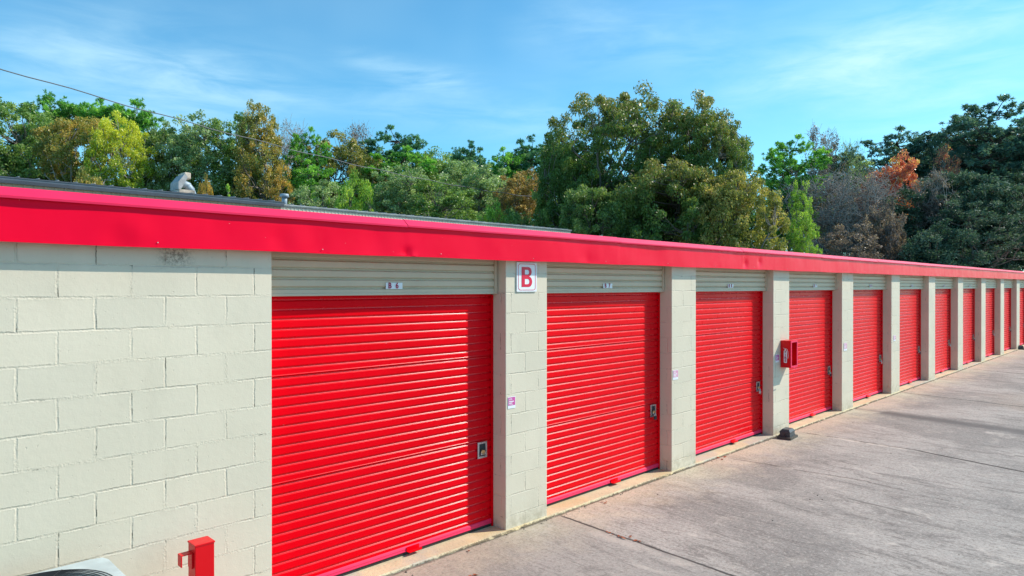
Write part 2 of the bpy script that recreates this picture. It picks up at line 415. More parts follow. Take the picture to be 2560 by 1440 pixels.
def sill_mat():
    m, n = mat('sill_concrete')
    f = n.noise(n.pos, 2.6, 6, .65); g = n.noise(n.pos, 40, 5, .7); q = n.noise(n.mapping(n.pos, loc=(3, 3, 3)), .9, 4, .6)
    c = n.mix(n.smooth(f, .35, .65), (0.54, 0.46, 0.29), (0.66, 0.56, 0.35))
    c = n.mix(n.math('MULTIPLY', n.smooth(q, .52, .62), .65), c, (0.44, 0.42, 0.37))
    c = n.mix(n.math('MULTIPLY', n.smooth(q, .44, .36), .45), c, (0.62, 0.44, 0.20))
    c = n.mix(n.math('MULTIPLY', n.smooth(g, .45, .30), .5), c, (0.16, 0.12, 0.09))
    x, y, z = n.sep(n.pos)
    ed = n.math('MULTIPLY', n.smooth(n.math('ADD', y, n.math('MULTIPLY', n.math('SUBTRACT', g, .5), .05)), -.012, -.028), n.smooth(n.noise(n.pos, 6, 5, .7), .34, .50))
    c = n.mix(n.math('MULTIPLY', ed, .85), c, (0.085, 0.06, 0.04))
    n.set(n.b.inputs['Base Color'], c); n.b.inputs['Roughness'].default_value = .9
    n.set(n.b.inputs['Normal'], n.bump(n.math('ADD', g, n.math('MULTIPLY', f, 2)), .6, .008))
    return m
M['sill'] = sill_mat()

# ------------------------------------------------------------------ the ground
def grid_sheet(name, x0, x1, y0, y1, z, mt, kind='structure', nx=1, ny=1):
    b = MB()
    for i in range(nx):
        for j in range(ny):
            a0 = x0+(x1-x0)*i/nx; a1 = x0+(x1-x0)*(i+1)/nx; b0 = y0+(y1-y0)*j/ny; b1 = y0+(y1-y0)*(j+1)/ny
            b.add([(a0, b0, z), (a1, b0, z), (a1, b1, z), (a0, b1, z)], [(0, 1, 2, 3)])
    o = b.build(name, mt); return tag(o, kind=kind)
mg, n = mat('grass_ground')
gf = n.noise(n.pos, .7, 6, .65)
n.set(n.b.inputs['Base Color'], n.mix(n.smooth(gf, .35, .65), (0.045, 0.06, 0.02), (0.10, 0.085, 0.045)))
n.b.inputs['Roughness'].default_value = .95
g = grid_sheet('ground', -1500, 1500, -1500, 1500, -.06, mg); g['label'] = 'dry grass and leaf litter ground around the site'
d = grid_sheet('driveway', -14, 90, -30, .02, -.02, M['drive']); d['label'] = 'weathered grey concrete driveway with cracked slab joints'
bk = grid_sheet('service_lane', -60, 120, 9.2, 40, -.03, simple('lane_asphalt', (0.07, .068, .065), .9, 0, .2, 1)); bk['label'] = 'asphalt lane behind the storage building'
A0 = 4.764; PW = 0.61; PER = 3.048; OPEN = PER-PW; NB = 14
XR = A0+PER*(NB-1)+PW
# sill slab with a broken edge towards the driveway
b = MB(); rng = random.Random(3)
xs = [-4+i*.05 for i in range(int((XR+4)/.05)+1)]
vs = []; 
for xx in xs:
    j = rng.uniform(-.006, .006)+.010*math.sin(xx*2.3)+(.018 if rng.random() < .06 else 0)
    vs += [(xx, -.030+j, -.06), (xx, -.030+j, -.010+rng.uniform(-.004, .002)), (xx, -.010+j*.5, 0.002), (xx, .60, .004)]
fs = []
for i in range(len(xs)-1):
    for k in range(3): fs.append((i*4+k, (i+1)*4+k, (i+1)*4+k+1, i*4+k+1))
b.add(vs, fs); o = b.build('sill_slab', M['sill']); tag(o, kind='structure', label='pale beige concrete sill strip along the foot of the doors')

# ------------------------------------------------------------------ storage building
BD = thing('storage_building', 'long cream block storage building with red fascia and a row of red roll-up doors', 'storage building')
XL = -4.0; Rr = .20; ZT = 2.80
b = MB(); b.box(XL, A0-OPEN, 0, Rr+.02, 0, ZT); b.build('wall', M['block'], BD)['label'] = 'plain painted block wall beside the first door'
b = MB(); b.box(XL, XR, 9.0, 9.2, 0, 2.70); b.box(XL, XL+.2, Rr+.03, 8.99, 0, 2.70); b.box(XR-.2, XR, Rr+.03, 8.99, 0, 2.70); b.build('wall', M['block'], BD)
b = MB(); b.add([(XL, Rr+.5, 2.60), (XR, Rr+.5, 2.60), (XR, 9.0, 2.4), (XL, 9.0, 2.4)], [(0, 1, 2, 3)]); 
pier_proto = None
for k in range(NB):
    x0 = A0+PER*k
    b = MB(); b.box(x0, x0+PW, 0, Rr+.02, -.005, ZT, .006)
    b.build('pier', M['block'], BD)
# roof: standing-seam sheets falling to the rear
b = MB(); b.box(XL-.03, XR+.03, .35, 9.3, 2.94, 2.96)
for v in range(len(b.v)):
    x_, y_, z_ = b.v[v]; b.v[v] = (x_, y_, z_-.02*(y_-.35))
for i in range(int((XR-XL)/.6)):
    xx = XL+.3+i*.6
    b.add([(xx, .4, 2.959), (xx+.03, .4, 2.959), (xx+.03, 9.25, 2.782), (xx, 9.25, 2.782), (xx, .4, 2.985), (xx+.03, .4, 2.985), (xx+.03, 9.25, 2.808), (xx, 9.25, 2.808)],
          [(4, 5, 6, 7), (0, 1, 5, 4), (0, 4, 7, 3), (1, 2, 6, 5), (2, 3, 7, 6)])
b.build('roof', M['roofmetal'], BD)
# fascia face: fine grid near the camera so that its dents are real
FY = -.10; FZ0 = 2.690; FZ1 = 2.950
xs = list(np.arange(XL, 14, .03))+list(np.arange(14, XR+.2, .5)); zs = np.linspace(FZ0, FZ1, 15)
dents = []
for (px, py, r, a) in [(1018, 634, .045, .020), (1032, 640, .03, -.012), (300, 598, .10, .010), (330, 585, .10, -.008), (785, 620, .12, .008), (760, 610, .10, -.007), (700, 600, .09, .007), (860, 600, .16, .008),
                        (940, 610, .14, .009), (250, 570, .25, -.006), (1200, 645, .2, .006), (1470, 655, .1, .010), (1865, 660, .06, .016), (1900, 655, .06, .014), (2160, 660, .12, .014), (560, 590, .2, .006), (60, 560, .25, .006), (1640, 640, .2, .008)]:
    p = at_y(px, py, FY); dents.append((p.x, p.z, r, a))
pj0 = at_y(1018, 560, -.11).x
b = MB(); vs = []; rs = np.random.RandomState(4)
ph = rs.rand(6)*6
for xx in xs:
    for zz in zs:
        o_ = .003*(int((xx-pj0+60*PER)/PER) % 2)+.0022*math.sin(xx*2.1+ph[0])*(1 if zz < 2.9 else .3)+.0016*math.sin(xx*5.3+ph[1]+zz*6)
        for (dx, dz, r, a) in dents:
            q = ((xx-dx)**2+((zz-dz)*1.0)**2)/(r*r)
            if q < 9: o_ += a*math.exp(-q)
        vs.append((xx, FY+o_, zz+(.0025*math.sin(xx*3.7) if zz == zs[0] else 0)))
nz_ = len(zs)
fs = [(i*nz_+j, (i+1)*nz_+j, (i+1)*nz_+j+1, i*nz_+j+1) for i in range(len(xs)-1) for j in range(nz_-1)]
b.add(vs, fs, True)
# hemmed bottom return and back
vs = []; 
for xx in xs:
    o_ = .0022*math.sin(xx*2.1+ph[0])
    e = .0025*math.sin(xx*3.7)
    vs += [(xx, FY+o_-.001, FZ0+e+.004), (xx, FY+o_-.001, FZ0+e-.004), (xx, FY+.035, FZ0+e-.003), (xx, FY+.035, FZ0+.02)]
b.add(vs, [(i*4+k, i*4+k+1, (i+1)*4+k+1, (i+1)*4+k) for i in range(len(xs)-1) for k in range(3)])
b.box(XL, XR+.2, FY+.05, -.005, 2.71, 2.73)          # soffit board behind the hem
b.box(XL, XR+.2, -.03, .34, 2.81, 2.925)
b.build('fascia', M['fascia'], BD)
q = MB(); rg = random.Random(8)
for i in range(40):
    xx = XL+.6+i*1.22+rg.uniform(-.1, .1); zz = FZ0+.028+rg.uniform(-.006, .006)
    q.tube([(xx, FY-.003, zz), (xx, FY+.004, zz)], .0034, 8)
sc_ = q.build('screws', simple('pale_screw_heads', (0.75, 0.55, 0.55), .4, .2, .1, 30), BD); sc_['kind'] = 'stuff'
# drip-edge cap in ten-foot lengths, each lapping the next
pj = [at_y(p, 560, -.11).x for p in (1018,)][0]
k0 = pj-PER*3
seg = 0
xa = XL
while xa < XR:
    xb = k0+PER*(seg+1) if seg else k0+PER*0
    while xb <= xa+.05: xb += PER
    xb_ = min(xb, XR+.2)
    up = .003 if seg % 2 else 0.0
    y0 = -.122-(.002 if seg % 2 else 0)
    b = MB()
    prof = [(-.104, 2.936+up), (y0+.004, 2.933+up), (y0, 2.934+up), (y0-.002, 2.948+up), (y0+.004, 2.953+up), (-.060, 3.003+up), (.02, 3.005+up), (.45, 2.99+up), (.45, 2.97)]
    b.extrude_x(prof, xa, xb_-.003)
    # folded end tab at the lap
    b.add([(xb_-.003, p[0], p[1]) for p in prof[:5]]+[(xb_-.003, p[0]+.01, p[1]-.004) for p in prof[:5]], [(i, i+1, i+6, i+5) for i in range(4)])
    b.build('fascia_cap', M['cap'], BD)
    xa = xb_; seg += 1

# ---- roll-up door and header
PITCHR = .0762
def rib(z0, z1, y, dep=.011, wd=.021, seams=()):
    """profile bottom->top of a ribbed curtain: flats with rounded grooves"""
    pr = [(y, z0)]; k = 0
    z = z0+PITCHR*.55
    while z < z1-.02:
        pr += [(y, z-wd*.5-.006), (y, z-wd*.5-.001)]
        for q_ in range(1, 8):
            th_ = math.pi*q_/8; pr.append((y+dep*math.sin(th_)**.8, z-wd*.5*math.cos(th_)))
        pr += [(y, z+wd*.5+.001), (y, z+wd*.5+.006)]
        for sz in seams:
            if abs(z+PITCHR*.36-sz) < PITCHR*.5:
                q = z+PITCHR*.30
                pr += [(y, q-.0125), (y, q-.010), (y-.003, q-.009), (y-.003, q-.001), (y+.002, q), (y-.001, q+.003), (y, q+.006), (y, q+.0065)]
        z += PITCHR
    pr.append((y, z1)); return pr
DY = Rr
def bead_faces(pr, y): return {i for i in range(len(pr)-1) if pr[i][0] > y+.0004 or pr[i+1][0] > y+.0004}
def make_bay():
    """door and header for an opening whose left edge is at local x=0"""
    pr = rib(.075, 2.46, DY, seams=(.90, 1.75))
    dr = MB(); dr.extrude_x(pr, .004, OPEN-.004, smooth=True, mi=(bead_faces(pr, DY), M['bead']))
    door = dr.build('roll_up_door', M['door'], BD)
    # bottom bar
    q = MB(); q.extrude_x([(DY+.01, .034), (DY-.014, .034), (DY-.016, .040), (DY-.012, .052), (DY-.016, .060), (DY-.010, .074), (DY-.002, .080)], .004, OPEN-.004)
    q.build('bottom_bar', M['cap'], door)
    q = MB(); q.box(.004, OPEN-.004, DY-.004, DY+.02, .004, .033); q.build('gap_shade_strip', M['gap_shade'], door)  # black strip puts the dark gap below the door into colour
    # lift handle
    q = MB(); q.box(1.36, 1.50, DY-.022, DY-.017, .035, .075); q.box(1.36, 1.50, DY-.060, DY-.0225, .035, .040); q.box(1.36, 1.50, DY-.065, DY-.0605, .035, .056)
    q.build('lift_handle', M['door'], door)
    # latch: steel frame, bolt, and a dark plate painting the recess shade
    lx = OPEN-.205; lz = .715
    q = MB(); q.box(lx, lx+.125, DY-.012, DY-.004, lz, lz+.018); q.box(lx, lx+.125, DY-.012, DY-.004, lz+.142, lz+.160)
    q.box(lx, lx+.020, DY-.012, DY-.004, lz+.0185, lz+.1415); q.box(lx+.105, lx+.125, DY-.012, DY-.004, lz+.0185, lz+.1415)
    q.box(lx+.030, lx+.095, DY-.030, DY-.020, lz+.035, lz+.060, .003); q.build('latch', M['chrome'], door)
    q = MB(); q.box(lx+.0205, lx+.1045, DY-.006, DY-.002, lz+.0185, lz+.1415); q.build('latch_shade_plate', M['dark'], door)
    # guide rail at the jamb
    q = MB(); q.box(OPEN-.020, OPEN-.001, DY-.022, DY-.003, .006, 2.345); q.build('guide_rail', M['door'], door)
    q = MB(); q.box(.001, .020, DY-.022, DY-.003, .006, 2.345); q.build('guide_rail', M['door'], door)
    hy = .115
    h = MB(); h.extrude_x(rib(2.378, 2.80, hy, .020, .024), .002, OPEN-.050, smooth=True)
    h.extrude_x([(hy, 2.378), (hy-.004, 2.376), (hy-.006, 2.360), (hy-.004, 2.3565), (hy+.03, 2.357)], .002, OPEN-.012)
    h.box(OPEN-.0495, OPEN-.012, hy-.008, hy+.03, 2.377, 2.80)
    head = h.build('header', M['header'], BD)
    return door, head
d0, h0 = make_bay()
brass_doors = []
for k in range(NB):
    x0 = A0-OPEN+PER*k
    if k == 0: dd, hd = d0, h0
    else: dd = copy_tree(d0, BD); hd = copy_tree(h0, BD)
    dd.location.x = x0; hd.location.x = x0
    if k == 0:
        q = MB(); q.tube([(OPEN-.145, DY-.03, .775), (OPEN-.145, DY-.006, .775)], .024, 12); q.build('lock_cylinder', M['brass'], dd)
    else:
        q = MB(); zc = .735; xc = OPEN-.140
        q.box(xc-.026, xc+.026, DY-.050, DY-.030, zc-.055, zc-.008, .005)
        pad = q.build('padlock', M['dark'] if k % 2 else M['chrome'], dd)
        q = MB(); q.tube([(xc+.017*math.cos(a), DY-.040, zc-.010+.034*math.sin(a)) for a in np.linspace(math.pi, 0, 9)], .005, 6); q.build('padlock_shackle', M['chrome'], dd)
# unseen dark sheet added so that no light leaks behind the curtains
b = MB(); b.add([(A0-OPEN-.1, Rr+.05, 0), (XR, Rr+.05, 0), (XR, Rr+.05, 2.8), (A0-OPEN-.1, Rr+.05, 2.8)], [(0, 1, 2, 3)]); b.build('light_block_sheet', M['dark'], BD)

# ------------------------------------------------------------------ lettering
def curve_mesh(cu, name, mt, parent, loc, rot=(math.pi/2, 0, 0), scale=(1, 1, 1)):
    tmp = bpy.data.objects.new('tmp', cu); col.objects.link(tmp)
    bpy.context.view_layer.update()
    dg = bpy.context.evaluated_depsgraph_get()
    me = bpy.data.meshes.new_from_object(tmp.evaluated_get(dg)); bpy.data.objects.remove(tmp)
    me.materials.clear(); me.materials.append(mt)
    o = bpy.data.objects.new(name, me); col.objects.link(o); o.parent = parent
    o.location = loc; o.rotation_euler = rot; o.scale = scale
    return o
def text(body, size, name, mt, parent, loc, rot=(math.pi/2, 0, 0), sx=1.0, off=0.0, align='CENTER', ext=.0006):
    cu = bpy.data.curves.new(name, 'FONT'); cu.body = body; cu.size = size; cu.extrude = ext; cu.offset = off
    cu.align_x = align; cu.align_y = 'CENTER'
    return curve_mesh(cu, name, mt, parent, loc, rot, (sx, 1, 1))

# unit number plates
for k in range(8):
    num = 6+k
    hy = .115
    x0 = A0-OPEN+PER*k
    px = 985 if k == 0 else 0
    cx = at_y(985, 712, hy-.004).x if k == 0 else x0+1.40 + (.0)
    if k == 1: cx = at_y(1519, 713, hy-.004).x
    if k == 2: cx = at_y(1826, 714, hy-.004).x
    z = 2.437
    lab = {6: 'small white plate reading B 6 on the tan header of the nearest red door', 7: 'small white plate reading B 7 on the header right of the big B sign',
           8: 'small white plate reading B 8 on the header left of the fire cabinet pier', 9: 'small white plate reading B 9 on the header right of the fire cabinet pier',
           10: 'tiny white plate reading B 10 above the fifth red door from the left'}.get(num, 'tiny white plate reading B %d above the %s red door from the left' % (num, {11: 'sixth', 12: 'seventh', 13: 'eighth'}.get(num, '')))
    t = thing('number_plate', lab, 'number plate', (cx, hy-.004, z), 0, 'unit number plates on the tan headers')
    q = MB(); q.box(-.088, .088, -.004, -.0008, -.028, .028, .0012); q.build('plate', M['white'], t)
    if num < 10:
        text('B', .068, 'letter', M['plum'], t, (-.048, -.0075, 0), off=.0018, sx=.9); text(str(num), .068, 'numeral', M['plum'], t, (.028, -.0075, 0), off=.0018, sx=.9)
    else:
        text('B', .068, 'letter', M['plum'], t, (-.052, -.0075, 0), off=.0018, sx=.9); text(str(num), .068, 'numeral', M['plum'], t, (.030, -.0075, 0), off=.0018, sx=.9)

# big B sign on the first pier
pa = at_y(1292, 655, -.012); pb = at_y(1342, 729, -.012)
sw = pb.x-pa.x; sh = pa.z-pb.z
t = thing('building_letter_sign', 'white sign with a big red letter B high on the first pier', 'sign', ((pa.x+pb.x)/2, -.004, (pa.z+pb.z)/2))
def rrect(w_, h_, r, n=6):
    pts = []
    for cx, cz, a0 in ((w_/2-r, h_/2-r, 0), (-w_/2+r, h_/2-r, 90), (-w_/2+r, -h_/2+r, 180), (w_/2-r, -h_/2+r, 270)):
        for i in range(n+1):
            a = math.radians(a0+90*i/n); pts.append((cx+r*math.cos(a), cz+r*math.sin(a)))
    return pts
q = MB(); q.poly([(p[0], -.008, p[1]) for p in rrect(sw, sh, .008)], (0, 1, 0), .006); q.build('panel', M['white'], t)
def curve2d(loops, name, mt, parent, loc, ext=.0006):
    cu = bpy.data.curves.new(name, 'CURVE'); cu.dimensions = '2D'; cu.fill_mode = 'BOTH'; cu.extrude = ext
    for lp in loops:
        sp = cu.splines.new('POLY'); sp.points.add(len(lp)-1); sp.use_cyclic_u = True
        for i, p in enumerate(lp): sp.points[i].co = (p[0], p[1], 0, 1)
    return curve_mesh(cu, name, mt, parent, loc)
curve2d([rrect(sw*.86, sh*.90, .030), rrect(sw*.86-.010, sh*.90-.010, .026)], 'border', M['signred'], t, (0, -.0092, 0))
Bw, Bh = sw*.54, sh*.68
def bowl(x0, x1, z0, z1, n=8):     # half-rounded right side
    r = min((z1-z0)/2, (x1-x0)); c = (z0+z1)/2; pts = [(x0, z0)]
    for i in range(n+1):
        a = math.radians(-90+180*i/n); pts.append((x1-r+r*math.cos(a)*.95, c+(z1-z0)/2*math.sin(a)))
    pts.append((x0, z1)); return pts
outer = [(-Bw/2, -Bh/2)]+bowl(-Bw/2, Bw/2, -Bh/2, .006)[1:-1]+bowl(-Bw/2, Bw/2*.9, .006, Bh/2)[1:-1]+[(-Bw/2, Bh/2)]
st_ = Bw*.30
curve2d([outer, bowl(-Bw/2+st_, Bw/2*.46, -Bh/2+.028, -.020), bowl(-Bw/2+st_, Bw/2*.40, .026, Bh/2-.028)], 'letter', M['signred'], t, (0, -.0092, 0))
q = MB(); q.tube([(0, -.012, sh*.475), (0, -.008, sh*.475)], .004, 8); q.build('screw', M['chrome'], t)

# stickers on the piers (no code square)
def sticker(px0, px1, py0, py1, lab, mt):
    a = at_y(px0, py0, -.001); c_ = at_y(px1, py1, -.001); w_ = max(.10, c_.x-a.x); h_ = a.z-c_.z
    t = thing('sticker', lab, 'sticker', (a.x, -.003, c_.z), 0, 'notice stickers on the piers')
    q = MB(); q.box(0, w_, -.0015, 0, 0, h_); q.build('backing', M['white'], t)
    q = MB(); q.box(.006, w_-.006, -.0030, -.0018, h_*.26, h_-.006); q.build('print', mt, t)
    q = MB()
    for (z0, z1, e) in ((.80, .84, .55), (.72, .75, .6), (.55, .63, .85), (.42, .49, .6), (.31, .34, .75)):
        q.box(.014, .014+(w_-.028)*e, -.0040, -.0032, h_*z0, h_*z1)
    q.build('lettering', M['white'], t)
    return t
sticker(1269, 1288, 993, 1019, 'small magenta and white notice sticker on the pier under the B sign', M['magenta'])
sticker(1682, 1695, 926, 948, 'small faded pink notice sticker on the pier between the second and third doors', M['faded_magenta'])
sticker(1938, 1947, 887, 905, 'small magenta notice sticker shaded by the fire extinguisher cabinet', M['magenta'])
sticker(2109, 2117, 858, 876, 'tiny faded notice sticker on the first pier right of the fire cabinet', M['faded_magenta'])
sticker(2233, 2239, 839, 852, 'tiny pale notice sticker on the second pier right of the fire cabinet', M['faded_magenta'])

# ------------------------------------------------------------------ fire extinguisher cabinet
pA = at_y(1951, 851, 0); pB = at_y(1951, 918, 0)
cx0 = pA.x; cz0 = pB.z; ch = pA.z-pB.z; cw = .26; cdp = .165
t = thing('fire_extinguisher_cabinet', 'red open-fronted fire extinguisher cabinet on the third pier', 'fire cabinet', (cx0, -.002, cz0))
q = MB()
q.box(0, .008, -cdp, 0, 0, ch, .002); q.box(cw-.008, cw, -cdp, 0, 0, ch, .002); q.box(.0085, cw-.0085, -cdp+.001, 0, 0, .008); q.box(.0085, cw-.0085, -cdp+.001, 0, ch-.008, ch)
q.box(.0085, cw-.0085, -.008, 0, .0085, ch-.0085)
q.build('housing', M['redpost'], t)
q = MB(); e = .028
for bx in ((-.004, e, 0, ch), (cw-e, cw+.004, 0, ch), (e+.0005, cw-e-.0005, 0, e), (e+.0005, cw-e-.0005, ch-e, ch)):
    q.box(bx[0], bx[1], -cdp-.012, -cdp-.0015, bx[2]-.002, bx[3]+.002, .002)
q.build('front_frame', M['cap'], t)
q = MB(); q.box(.05, cw-.05, -.030, -.0085, .04, ch-.04); q.build('back_panel', M['orange'], t)
q = MB(); q.tube([(.03, -cdp-.02, .01), (.06, -cdp-.05, -.012), (.11, -cdp-.045, -.02), (.16, -cdp-.03, -.03)], .006, 6); q.build('breaker_bar', M['cap'], t)
# decal on the side that faces the camera: extinguisher outline with the word FIRE
dk = thing  # (keep helper name readable)
q = MB()
def side(pts): return [(-.0012, -p[0], p[1]) for p in pts]
cxd = cdp*.50
body = [(cxd+px_, ch*.18+pz_) for px_, pz_ in rrect(.052, .200, .010)]
body = [(a_, c_+.10-.0) for a_, c_ in body]
q.poly(side(body), (-1, 0, 0), .0012)
q.poly(side([(cxd-.014, ch*.18+.201), (cxd+.014, ch*.18+.201), (cxd+.010, ch*.18+.222), (cxd-.010, ch*.18+.222)]), (-1, 0, 0), .0012)
q.tube([(-.002, -(cxd+a_), ch*.18+.222+c_) for a_, c_ in ((-.030, .020), (-.01, .006), (.012, .010), (.03, -.004), (.042, -.04), (.046, -.10), (.040, -.15))], .0035, 6)
decal = q.build('decal', M['white'], t)
for i, L in enumerate('FIRE'):
    text(L, .052, 'decal_lettering', M['plum'], t, (-.0032, -cxd, ch*.18+.175-i*.047), rot=(math.pi/2, 0, -math.pi/2), off=.0025)

# ------------------------------------------------------------------ bait stations
def bait(px, py, lab, rz):
    p = at_z(px, py, 0); t = thing('bait_station', lab, 'bait station', (p.x, p.y, -.02), rz, 'rodent bait stations along the wall')
    q = MB(); pts = [(-.19, -.11), (.17, -.12), (.20, .09), (.02, .13), (-.18, .11)]
    q.poly([(a, c_, 0) for a, c_ in pts], (0, 0, 1), .035); q.build('paver', M['stone'], t)
    q = MB(); import bmesh
    lo = [(-.14, -.085, .036), (.13, -.085, .036), (.14, .075, .036), (-.13, .085, .036)]; mid_ = [(-.135, -.08, .095), (.125, -.08, .095), (.135, .07, .095), (-.125, .08, .095)]
    hi = [(-.10, -.055, .150), (.09, -.055, .150), (.095, .05, .150), (-.09, .055, .150)]
    q.add(lo+mid_, [(0, 1, 2, 3)[::-1]]+[(i, (i+1) % 4, 4+(i+1) % 4, 4+i) for i in range(4)]+[(4, 5, 6, 7)]); q.build('box', M['bait'], t)
    md = [(a*1.05, c_*1.05, .096) for a, c_, _ in mid_]; md2 = [(a*1.05, c_*1.05, .112) for a, c_, _ in mid_]
    q = MB(); q.add(md+md2+hi, [(0, 1, 2, 3)[::-1]]+[(i, (i+1) % 4, 4+(i+1) % 4, 4+i) for i in range(4)]+[(4+i, 4+(i+1) % 4, 8+(i+1) % 4, 8+i) for i in range(4)]+[(8, 9, 10, 11)])
    q.build('lid', M['bait'], t)
    q = MB(); q.tube([(-.142, -.01, .065), (-.136, -.01, .065)], .024, 10); q.build('entry_shade_disc', M['dark'], t)  # dark disc on the side; the hole's shade is in its colour
    return t
bait(1968, 1091, 'dark grey rodent bait station on a flat paver at the foot of the third pier', .12)
bait(2552, 872, 'small dark bait station at the far end of the row near the right edge', .2)

# ------------------------------------------------------------------ red bollard and condenser by the wall
p = at_y(488, 1364, -.36); p2 = at_y(536, 1364, -.36)
pw = p2.x-p.x
t = thing('guard_post', 'square red steel guard post with a side bracket by the block wall', 'guard post', (p.x+pw/2, -.36+pw/2, -.02))
q = MB(); q.box(-pw/2, pw/2, -pw/2, pw/2, 0, p.z+.02-.012, .004); q.build('post', M['redpost'], t)
q = MB(); q.box(-pw/2-.004, pw/2+.004, -pw/2-.004, pw/2+.004, p.z+.02-.0115, p.z+.02, .003); q.build('cap', M['redpost'], t)
q = MB(); zb = p.z+.02-.055; q.box(-pw/2-.075, -pw/2-.001, -.03, .03, zb-.006, zb, .001); q.box(-pw/2-.075, -pw/2-.068, -.03, .03, zb-.075, zb-.0065, .001)
q.box(-pw/2-.012, -pw/2-.001, -.032, .032, zb-.10, zb-.0065); q.build('bracket', M['redpost'], t)

pc = at_y(265, 1388, -.34); AW = .86; ah = pc.z
t = thing('air_conditioner', 'pale grey-blue air conditioning condenser with round top fan guard by the wall', 'air conditioner', (pc.x-AW/2, -.34-AW/2, -.02))
H_ = ah+.02
q = MB(); q.box(-AW/2+.02, AW/2-.02, -AW/2+.02, AW/2-.02, .04, H_-.05, .02)
for i in range(16):
    z0 = .10+i*.04
    if z0 < H_-.1: q.box(-AW/2+.012, AW/2-.012, -AW/2+.012, AW/2-.012, z0, z0+.016)
q.build('cabinet', M['acgrey'], t)
# top panel with a round opening
R1 = AW/2-.075; q = MB(); n_ = 64; vs = []; fs = []
for i in range(n_):
    a = 2*math.pi*i/n_; c_, s_ = math.cos(a), math.sin(a); k_ = (AW/2)/max(abs(c_), abs(s_))
    k_ = min(k_, AW/2*1.36)
    vs += [(R1*c_, R1*s_, H_-.022), (R1*c_, R1*s_, H_), ((R1+.02)*c_, (R1+.02)*s_, H_+.008), (k_*c_*.985, k_*s_*.985, H_), (k_*c_, k_*s_, H_-.008), (k_*c_, k_*s_, H_-.049)]
for i in range(n_):
    j = (i+1) % n_
    for k_ in range(5): fs.append((i*6+k_, j*6+k_, j*6+k_+1, i*6+k_+1))
q.add(vs, fs); q.build('top_panel', M['acgrey'], t)
q = MB(); q.tube([(0, 0, H_-.20), (0, 0, H_-.195)], R1, 40); q.build('fan_well', M['dark'], t)  # near-black disc; the cavity's darkness is put into its colour
q = MB()
for r in np.linspace(.07, R1+.005, 15):
    zr = H_+.020+.022*(1-(r/R1)**2)
    q.tube([(r*math.cos(a), r*math.sin(a), zr) for a in np.linspace(0, 2*math.pi, 49)], .0028, 5, False)
for a in np.linspace(0, math.pi*2, 7)[:-1]:
    q.tube([(r*math.cos(a), r*math.sin(a), H_+.018+.022*(1-(r/R1)**2)) for r in np.linspace(.03, R1+.02, 8)], .004, 5)
q.build('fan_guard', M['wire'], t)
q = MB()
for i in range(4):
    a = i*math.pi/2+.3; c_, s_ = math.cos(a), math.sin(a)
    q.add([(.03*c_, .03*s_, H_-.08), ((R1-.04)*math.cos(a-.2), (R1-.04)*math.sin(a-.2), H_-.10), ((R1-.04)*math.cos(a+.35), (R1-.04)*math.sin(a+.35), H_-.06), (.04*math.cos(a+.9), .04*math.sin(a+.9), H_-.07)], [(0, 1, 2, 3)])
q.tube([(0, 0, H_-.13), (0, 0, H_-.05)], .05, 12); q.build('fan', M['wire'], t)
q = MB(); a = math.radians(100); q.box(R1*math.cos(a)-.015, R1*math.cos(a)+.015, R1*math.sin(a)-.02, R1*math.sin(a)-.012, H_+.030, H_+.042); q.build('tie_tag', M['signred'], t)

# ------------------------------------------------------------------ buildings behind
def metal_building(name, lab, P, pxl, pxr, pytop, depthY, sid, trim, gh, zadj=0, seam=.2, oh=.165):
    Y = P+CAM.y
    xl = at_y(pxl, pytop, Y).x; xr = at_y(pxr, pytop, Y).x
    zt = at_y((pxl if pxl > 0 else 0)*.5+(pxr)*.5, pytop, Y).z if zadj == 0 else zadj
    t = thing(name, lab, 'building', (0, 0, 0))
    q = MB(); prof_x = xl
    vs = []; xx = xl
    while xx < xr:      # ribbed sheet
        for dx, dy in ((0, 0), (.13, 0), (.15, -.012), (.18, -.012)):
            vs.append((xx+dx*seam/.2, Y+dy, -.03)); vs.append((xx+dx*seam/.2, Y+dy, zt-.04))
        xx += seam
    m_ = len(vs)//2
    q.add(vs, [(2*i, 2*i+2, 2*i+3, 2*i+1) for i in range(m_-1)])
    q.box(xr+.0, xr+.02, Y, Y+depthY, -.03, zt-.05); q.box(xl-.02, xl, Y, Y+depthY, -.03, zt-.05); q.box(xl, xr, Y+depthY, Y+depthY+.02, -.03, zt-.05)
    q.build('wall', sid, t)
    q = MB(); q.extrude_x([(Y-.03, zt-gh), (Y-oh+.03, zt-gh), (Y-oh+.012, zt-gh*.5), (Y-oh+.012, zt-.02), (Y-oh, zt-.015), (Y-oh, zt), (Y-.02, zt), (Y-.02, zt-gh)], xl-.05, xr+.05, True)
    q.build('gutter', trim, t)
    q = MB(); q.add([(xl-.05, Y-oh+.05, zt+.012), (xr+.05, Y-oh+.05, zt+.012), (xr+.05, Y+depthY*.5, zt+.25), (xl-.05, Y+depthY*.5, zt+.25), (xr+.05, Y+depthY+.1, zt), (xl-.05, Y+depthY+.1, zt)], [(0, 1, 2, 3), (3, 2, 4, 5)])
    xx = xl
    while xx < xr:
        q.add([(xx, Y-oh+.03, zt+.013), (xx+.04, Y-oh+.03, zt+.013), (xx+.04, Y+depthY*.5, zt+.27), (xx, Y+depthY*.5, zt+.27), (xx+.02, Y-oh+.03, zt+.028), (xx+.02, Y+depthY*.5, zt+.30)], [(0, 1, 4), (0, 4, 5, 3), (1, 2, 5, 4)]); xx += .3
    q.build('roof', M['roofmetal'], t)
    return t, xl, xr, Y, zt
P1 = 15.0
t1, xl1, xr1, Y1, z1_ = metal_building('metal_shed', 'tan ribbed metal building with dark grey gutter behind the block wall', P1, -500, 700, 474, 7.0, M['siding1'], M['gutter'], .11, 0, .158, .13)
